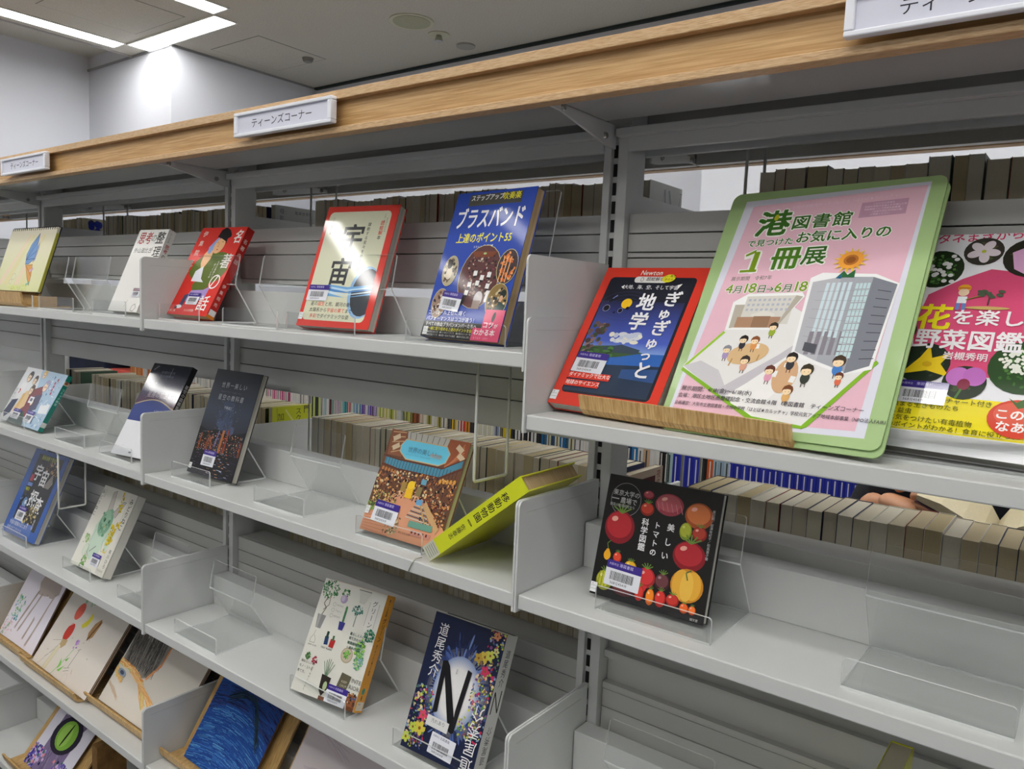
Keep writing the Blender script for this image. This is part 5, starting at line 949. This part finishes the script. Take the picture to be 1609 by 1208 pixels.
def d3(a):
    a.grad(0, 0, a.w, a.h, 'cac5bc', 'd6d0c6'); a.oy = 27; a.poly([(0, 4), (150, 0), (146, 60), (120, 96), (84, 108), (40, 96), (4, 84)], '8e8a84')
    scrib(a, [((4+k*11, 10), (20+k*10, 88)) for k in range(12)], 150, .9, ['4a4846', '5a5856', '3c3a3a', '6c6a66'], 9); a.line([(78, 24), (92, 34), (74, 42), (78, 24)], 1.2, '3c3a3a'); a.line([(50, 10), (54, 24)], 3, 'b8b4ae'); a.line([(66, 14), (70, 28)], 3, 'b8b4ae')
    scrib(a, [((150, 2), (146, 60)), ((146, 60), (120, 98))], 24, 1.4, ['d8905a', 'e0a878', 'c87848'], 3); scrib(a, [((0, 92), (60, 96)), ((60, 96), (110, 110)), ((110, 110), (160, 150)), ((0, 110), (40, 126))], 110, 1.6, ['e0a060', 'e8b87a', 'd89048', 'e8c890', 'c8c078'], 7); scrib(a, [((60, 100), (130, 118)), ((130, 118), (196, 140)), ((150, 124), (200, 150))], 90, 1.4, ['e0a060', 'e8b87a', 'e8c890', 'd8b080'], 5); a.ell(30, 112, 18, 7, '8a98a8', 8); a.ell(30, 112, 9, 4, '4a5668', 8); scrib(a, [((4, 140), (60, 160))], 12, .7, ['c8b098'], 5); a.text('ちさ', 130, 66, 9, '6a6660'); a.text('げんき', 150, 10, 10, '8a8680', b=.02)
def d4(a):
    a.rect(0, 0, a.w, a.h, '2c4f96')
    for i in range(1500):
        x = R.uniform(-10, a.w); y = R.uniform(4, a.h-3); dd = y-300; q = (x-90)/120
        c = R.choice(('2a5aa8', '3a72b8', '1f3f86', '4f88c4', '20407c', '3a70b4', '2858a0', '5c98c8', '244a92')) if y > 165+20*q*q else R.choice(('24305e', '2c3a70', '3a3468', '2a4a8a', '1c2848', '3e4674'))
        l = R.uniform(14, 40); f_c = lambda u: y+16*((u-90)/100)**2+R.uniform(-.8, .8); a.line([(x+l*k/4, f_c(x+l*k/4)) for k in range(5)], R.uniform(.6, 1.5), c)
    for i in range(120):
        q = R.gauss(0, 5); j = R.uniform(0, 1); pts = [(40+u*150+R.uniform(-1, 1), 158-24*sin(pi*min(u*1.1, 1))+66*max(0, u-.55)**1.2*2+q) for u in [j*.8+k*.05 for k in range(5)]]
        a.line(pts, R.uniform(.7, 1.3), R.choice(('1e2c34', '2c3c48', '22344a', '1c2c44', '30485c')))
def d5(a): a.grad(0, 0, a.w, a.h, 'c6bcc2', 'd2ccca'); scrib(a, [((20, 30), (120, 60)), ((40, 110), (160, 80)), ((150, 120), (190, 170))], 26, .6, ['b8a0a8', 'c8b0b8', 'a89aa8'], 14); speck(a, 10, 2, 120, 30, 24, ['b898a8', 'c0b090', 'a890a0'], 3, 9); a.ring(130, 96, 24, 14, .5, 'a8a0a0')
def d6(a):
    a.rect(0, 0, a.w, a.h, 'd2d0dc'); a.poly([(40, 0), (170, 0), (190, 30), (170, 120), (150, 160), (60, 160), (24, 60)], '7a6c8e'); scrib(a, [((50, 10), (60, 140)), ((100, 100), (110, 290)), ((70, 120), (70, 290))], 90, 1.2, ['6a5c7e', '8a7c9c', '5c5074', '9488a4'], 16); a.rect(40, 150, 110, 147, '7a6c8e')
    scrib(a, [((60, 160), (90, 290)), ((110, 160), (130, 290))], 60, 1.1, ['6a5c7e', '9488a4', '5c5074'], 14); a.ell(98, 188, 62, 46, '2e2a38', -8); a.ell(98, 188, 42, 36, '7fae44', -8); a.ell(92, 190, 26, 28, '93be58', -8); a.ell(99, 187, 3.4, 31, '1c2416', 8)
    for i in range(330): x = R.choice((R.gauss(24, 18), R.gauss(160, 20))); y = R.uniform(236, 288); a.poly([(x+q[0], y+q[1]) for q in ((0, 0), (7, 2), (6, 9), (-2, 7))], R.choice(('4a3c98', '6a5cb0', 'c8a8d0', 'd88888', '2c2458', '8a7ac0', '3c6a50', 'b8b0dc')))
board(-1.752, .0458, Z4, -.0, .5, .2105, .292, 'drawing of a brown long-legged animal with flowers, leftmost of the framed drawings', d1)
board(-1.5088, .0385, Z4, -.016, .60, .2955, .21, 'pale drawing with red ovals, a purple flower and pencil figures, in a bamboo rest', d2, .011, '6a5448', 5)
board(-1.2016, .0568, Z4, .0, .614, .2943, .21, 'drawing with a dark scribbled shape and orange streaks, cut by the steel bracket', d3, .009, '6a5448', 4)
board(-.8576, .063, Z4, -.02, .579, .2094, .230, 'blue and black coloured pencil drawing of a swirling wave in a wooden rest', d4, .004, '3a3a3a', 1, .290)
board(-.562, .050, Z4, .0, .58, .296, .21, 'very pale pink drawing at the bottom beside the blue drawing', d5, .004, 'b8a890', 1)
board(-1.582, .036, Z5, .0, .70, .197, .225, 'drawing of a green slit-pupil eye above purple scales, bottom left corner', d6, .004, 'c8bca8', 1, .29)
rest(-1.80+.006, .25, .028, Z4, .5, 'bamboo rest under the animal drawing at the left edge', .25, .25, 0)
rest(-1.532, .298, .022, Z4, .60, 'bamboo rest under the drawing with red ovals', .22, .24, .03, bm=DKW)  # dark back plate colour stands in for the shadowed gap beside the board
rest(-1.228, .318, .042, Z4, .614, 'bamboo rest under the scribbled orange drawing', .19, .26, .02, bm=DKW)  # back plate darkened to paint in the shadow behind the board
rest(-.893, .28, .040, Z4, .579, 'bamboo rest under the blue pencil drawing, its frame wider than the sheet', .215, .268, .008)
rest(-.60, .40, .030, Z4, .58, 'bamboo rest under the very pale pink drawing', .2, .36, .02)
rest(-1.625, .28, .012, Z5, .70, 'bamboo rest under the green eye drawing, bottom left', .215, .268, .006)
tag(box('wooden_block', (-1.26, .06, Z5+.0003), (-1.235, .13, Z5+.17), DKW, None, .001), 'dark wooden bookend between the green eye drawing and the teal sheet', 'bookend')
tb = board(-1.12, .045, Z5, .0, .6, .2, .26, 'white sheet with a teal scribbled shape, lowest in the left bay', lambda a: (a.rect(0, 0, a.w, a.h, 'd4d4d0'), a.ell(90, 150, 70, 60, '2c6a62'), scrib(a, [((30, 120), (150, 180))], 40, 2, ['4a8a80', '1c4a46', '78a8a0'], 40)), .004, 'b8a890', 1)
rest(-1.13, .22, .02, Z5, .6, 'bamboo rest under the teal sheet', .2, .2, .01)
yt = paperback(.404, .055, Z3, .022, .088, .205, 'yellow book standing at the bottom right, only its top in view', None, 5, 1)
yt.data = yt.data.copy(); yt.data.materials.clear(); yt.data.materials.append(YC)

# ---------------------------------------------------------------- reader in the far aisle
def skin_obj(name, pts, edges, m, parent, root=0, sub=2):
    me = bpy.data.meshes.new(name); me.from_pydata([q[:3] for q in pts], edges, []); o = link(bpy.data.objects.new(name, me), parent)
    md = o.modifiers.new('skin', 'SKIN'); 
    if not me.skin_vertices: me.attributes.new('skin', 'FLOAT', 'POINT') if False else None
    bpy.context.view_layer.objects.active = o
    for q, sv in zip(pts, me.skin_vertices[0].data): sv.radius = (q[3], q[4] if len(q) > 4 else q[3]); sv.use_root = False
    me.skin_vertices[0].data[root].use_root = True; md.use_smooth_shade = True
    sb = o.modifiers.new('sub', 'SUBSURF'); sb.levels = sub; sb.render_levels = sub; me.materials.append(m); return o
PX, PY = .455, .86
PR = tag(empty('person', (PX, PY, 0)), 'person in a dark navy jacket in the far aisle, reading an open paperback', 'person')
SKN = mat('skin', 'c08a66', .5, noise=.08, scale=60); NAVY = mat('navy_cloth', '171a28', .8, noise=.5, scale=70, bump=.3, col2='0c0d14'); TRS = mat('dark_trousers', '22242c', .85)
B = [(0,0,.86,.12,.09),(0,0,1.0,.11,.08),(0,0,1.18,.12,.085),(0,0,1.30,.11,.07),(0,0,1.37,.045),(0,-.01,1.43,.055),(0,-.02,1.50,.075,.085),(0,-.015,1.57,.055),
     (-.15,0,1.29,.05),(-.24,-.05,1.06,.04),(-.195,-.19,1.19,.026),(.15,0,1.29,.05),(.24,-.05,1.06,.04),(.165,-.19,1.17,.026),
     (-.09,0,.78,.075),(-.10,.0,.46,.055),(-.10,.01,.09,.035),(-.10,-.11,.045,.03),(.09,0,.78,.075),(.10,0,.46,.055),(.10,.01,.09,.035),(.10,-.11,.045,.03)]
E_ = [(0,1),(1,2),(2,3),(3,4),(4,5),(5,6),(6,7),(3,8),(8,9),(9,10),(3,11),(11,12),(12,13),(0,14),(14,15),(15,16),(16,17),(0,18),(18,19),(19,20),(20,21)]
body = skin_obj('body', B, E_, SKN, PR)
J = [(0,0,.84,.135,.105),(0,0,1.0,.13,.1),(0,0,1.18,.14,.105),(0,0,1.31,.12,.08),(-.16,0,1.30,.062),(-.25,-.05,1.06,.055),(-.222,-.13,1.13,.042),(.16,0,1.30,.062),(.25,-.05,1.06,.055),(.20,-.12,1.12,.042)]
skin_obj('jacket', J, [(0,1),(1,2),(2,3),(3,4),(4,5),(5,6),(3,7),(7,8),(8,9)], NAVY, PR)
skin_obj('trousers', [(0,0,.86,.13,.1),(-.09,0,.76,.09),(-.10,0,.46,.07),(-.10,.01,.12,.055),(.09,0,.76,.09),(.10,0,.46,.07),(.10,.01,.12,.055)], [(0,1),(1,2),(2,3),(0,4),(4,5),(5,6)], TRS, PR)
skin_obj('hair', [(0,.01,1.52,.085,.09),(0,.0,1.58,.075),(0,.05,1.46,.06)], [(0,1),(0,2)], mat('dark_hair', '1c1614', .6, noise=.3, scale=200), PR)
for sx_ in (-1, 1): cyl('shoe', (sx_*.10, -.13, .0), .05, .06, 'z', INK, PR, 16, .04)
for sx_ in (-1, 1): o = cyl('eye', (sx_*.03, -.100, 1.505), .008, .006, 'y', INK, PR, 10)
def hand(side, wx, wy, wz):
    """palm with four bent fingers and a thumb, pointing inwards to the book"""
    d = -side; P_ = [(wx, wy, wz, .024, .017), (wx+d*.035, wy-.008, wz-.004, .034, .015), (wx+d*.07, wy-.012, wz-.01, .036, .013)]
    skin_obj('hand', P_, [(0,1),(1,2)], SKN, PR)
    for k, (l, dz) in enumerate(((.060, .026), (.068, .009), (.063, -.008), (.050, -.024))):
        x0, y0, z0 = wx+d*.068, wy-.012, wz-.01+dz
        skin_obj('finger', [(x0-d*.02, y0, z0, .009), (x0+d*l*.42, y0-.004, z0-.002, .0085), (x0+d*l*.75, y0+.008, z0-.004, .008), (x0+d*l*.9, y0+.024, z0-.005, .007)], [(0,1),(1,2),(2,3)], SKN, PR)
    skin_obj('thumb', [(wx+d*.02, wy+.004, wz+.018, .011), (wx+d*.05, wy+.014, wz+.034, .010), (wx+d*.078, wy+.016, wz+.030, .009)], [(0,1),(1,2)], SKN, PR)
hand(-1, -.190, -.195, 1.193); hand(1, .160, -.195, 1.172)
ob = tag(empty('open_paperback', (.437, .64, 1.172), (.10, 0, 0)), 'open paperback with cream pages held in the reader\'s hands', 'book')
PGO = mat('open_page', 'c9c0a2', .8, noise=.1, scale=500, stretch=(.3, 1, 1))
for sx_ in (-1, 1):
    pr = [(0, 0), (.012, .018), (.035, .032), (.065, .038), (.098, .036), (.098, .028), (.062, .024), (.03, .014), (.004, -.004)]
    V = [(sx_*a_, y_, b_+.3*a_) for y_ in (-.075, .075) for a_, b_ in pr]; n = len(pr)
    obj('page_block', V, [tuple(range(n)), tuple(range(n, 2*n))[::-1]]+[(i, (i+1) % n, (i+1) % n+n, i+n) for i in range(n)], PGO, ob)
    V = [(sx_*a_, y_, b_+.3*a_) for y_ in (-.078, .078) for a_, b_ in ((0, -.005), (.03, .012), (.062, .022), (.1, .0265), (.1, .025), (.062, .0205), (.03, .0105), (0, -.007))]
    obj('cover', V, [tuple(range(8)), tuple(range(8, 16))[::-1]]+[(i, (i+1) % 8, (i+1) % 8+8, i+8) for i in range(8)], mat('plum_cover', '4a2a34', .4), ob)
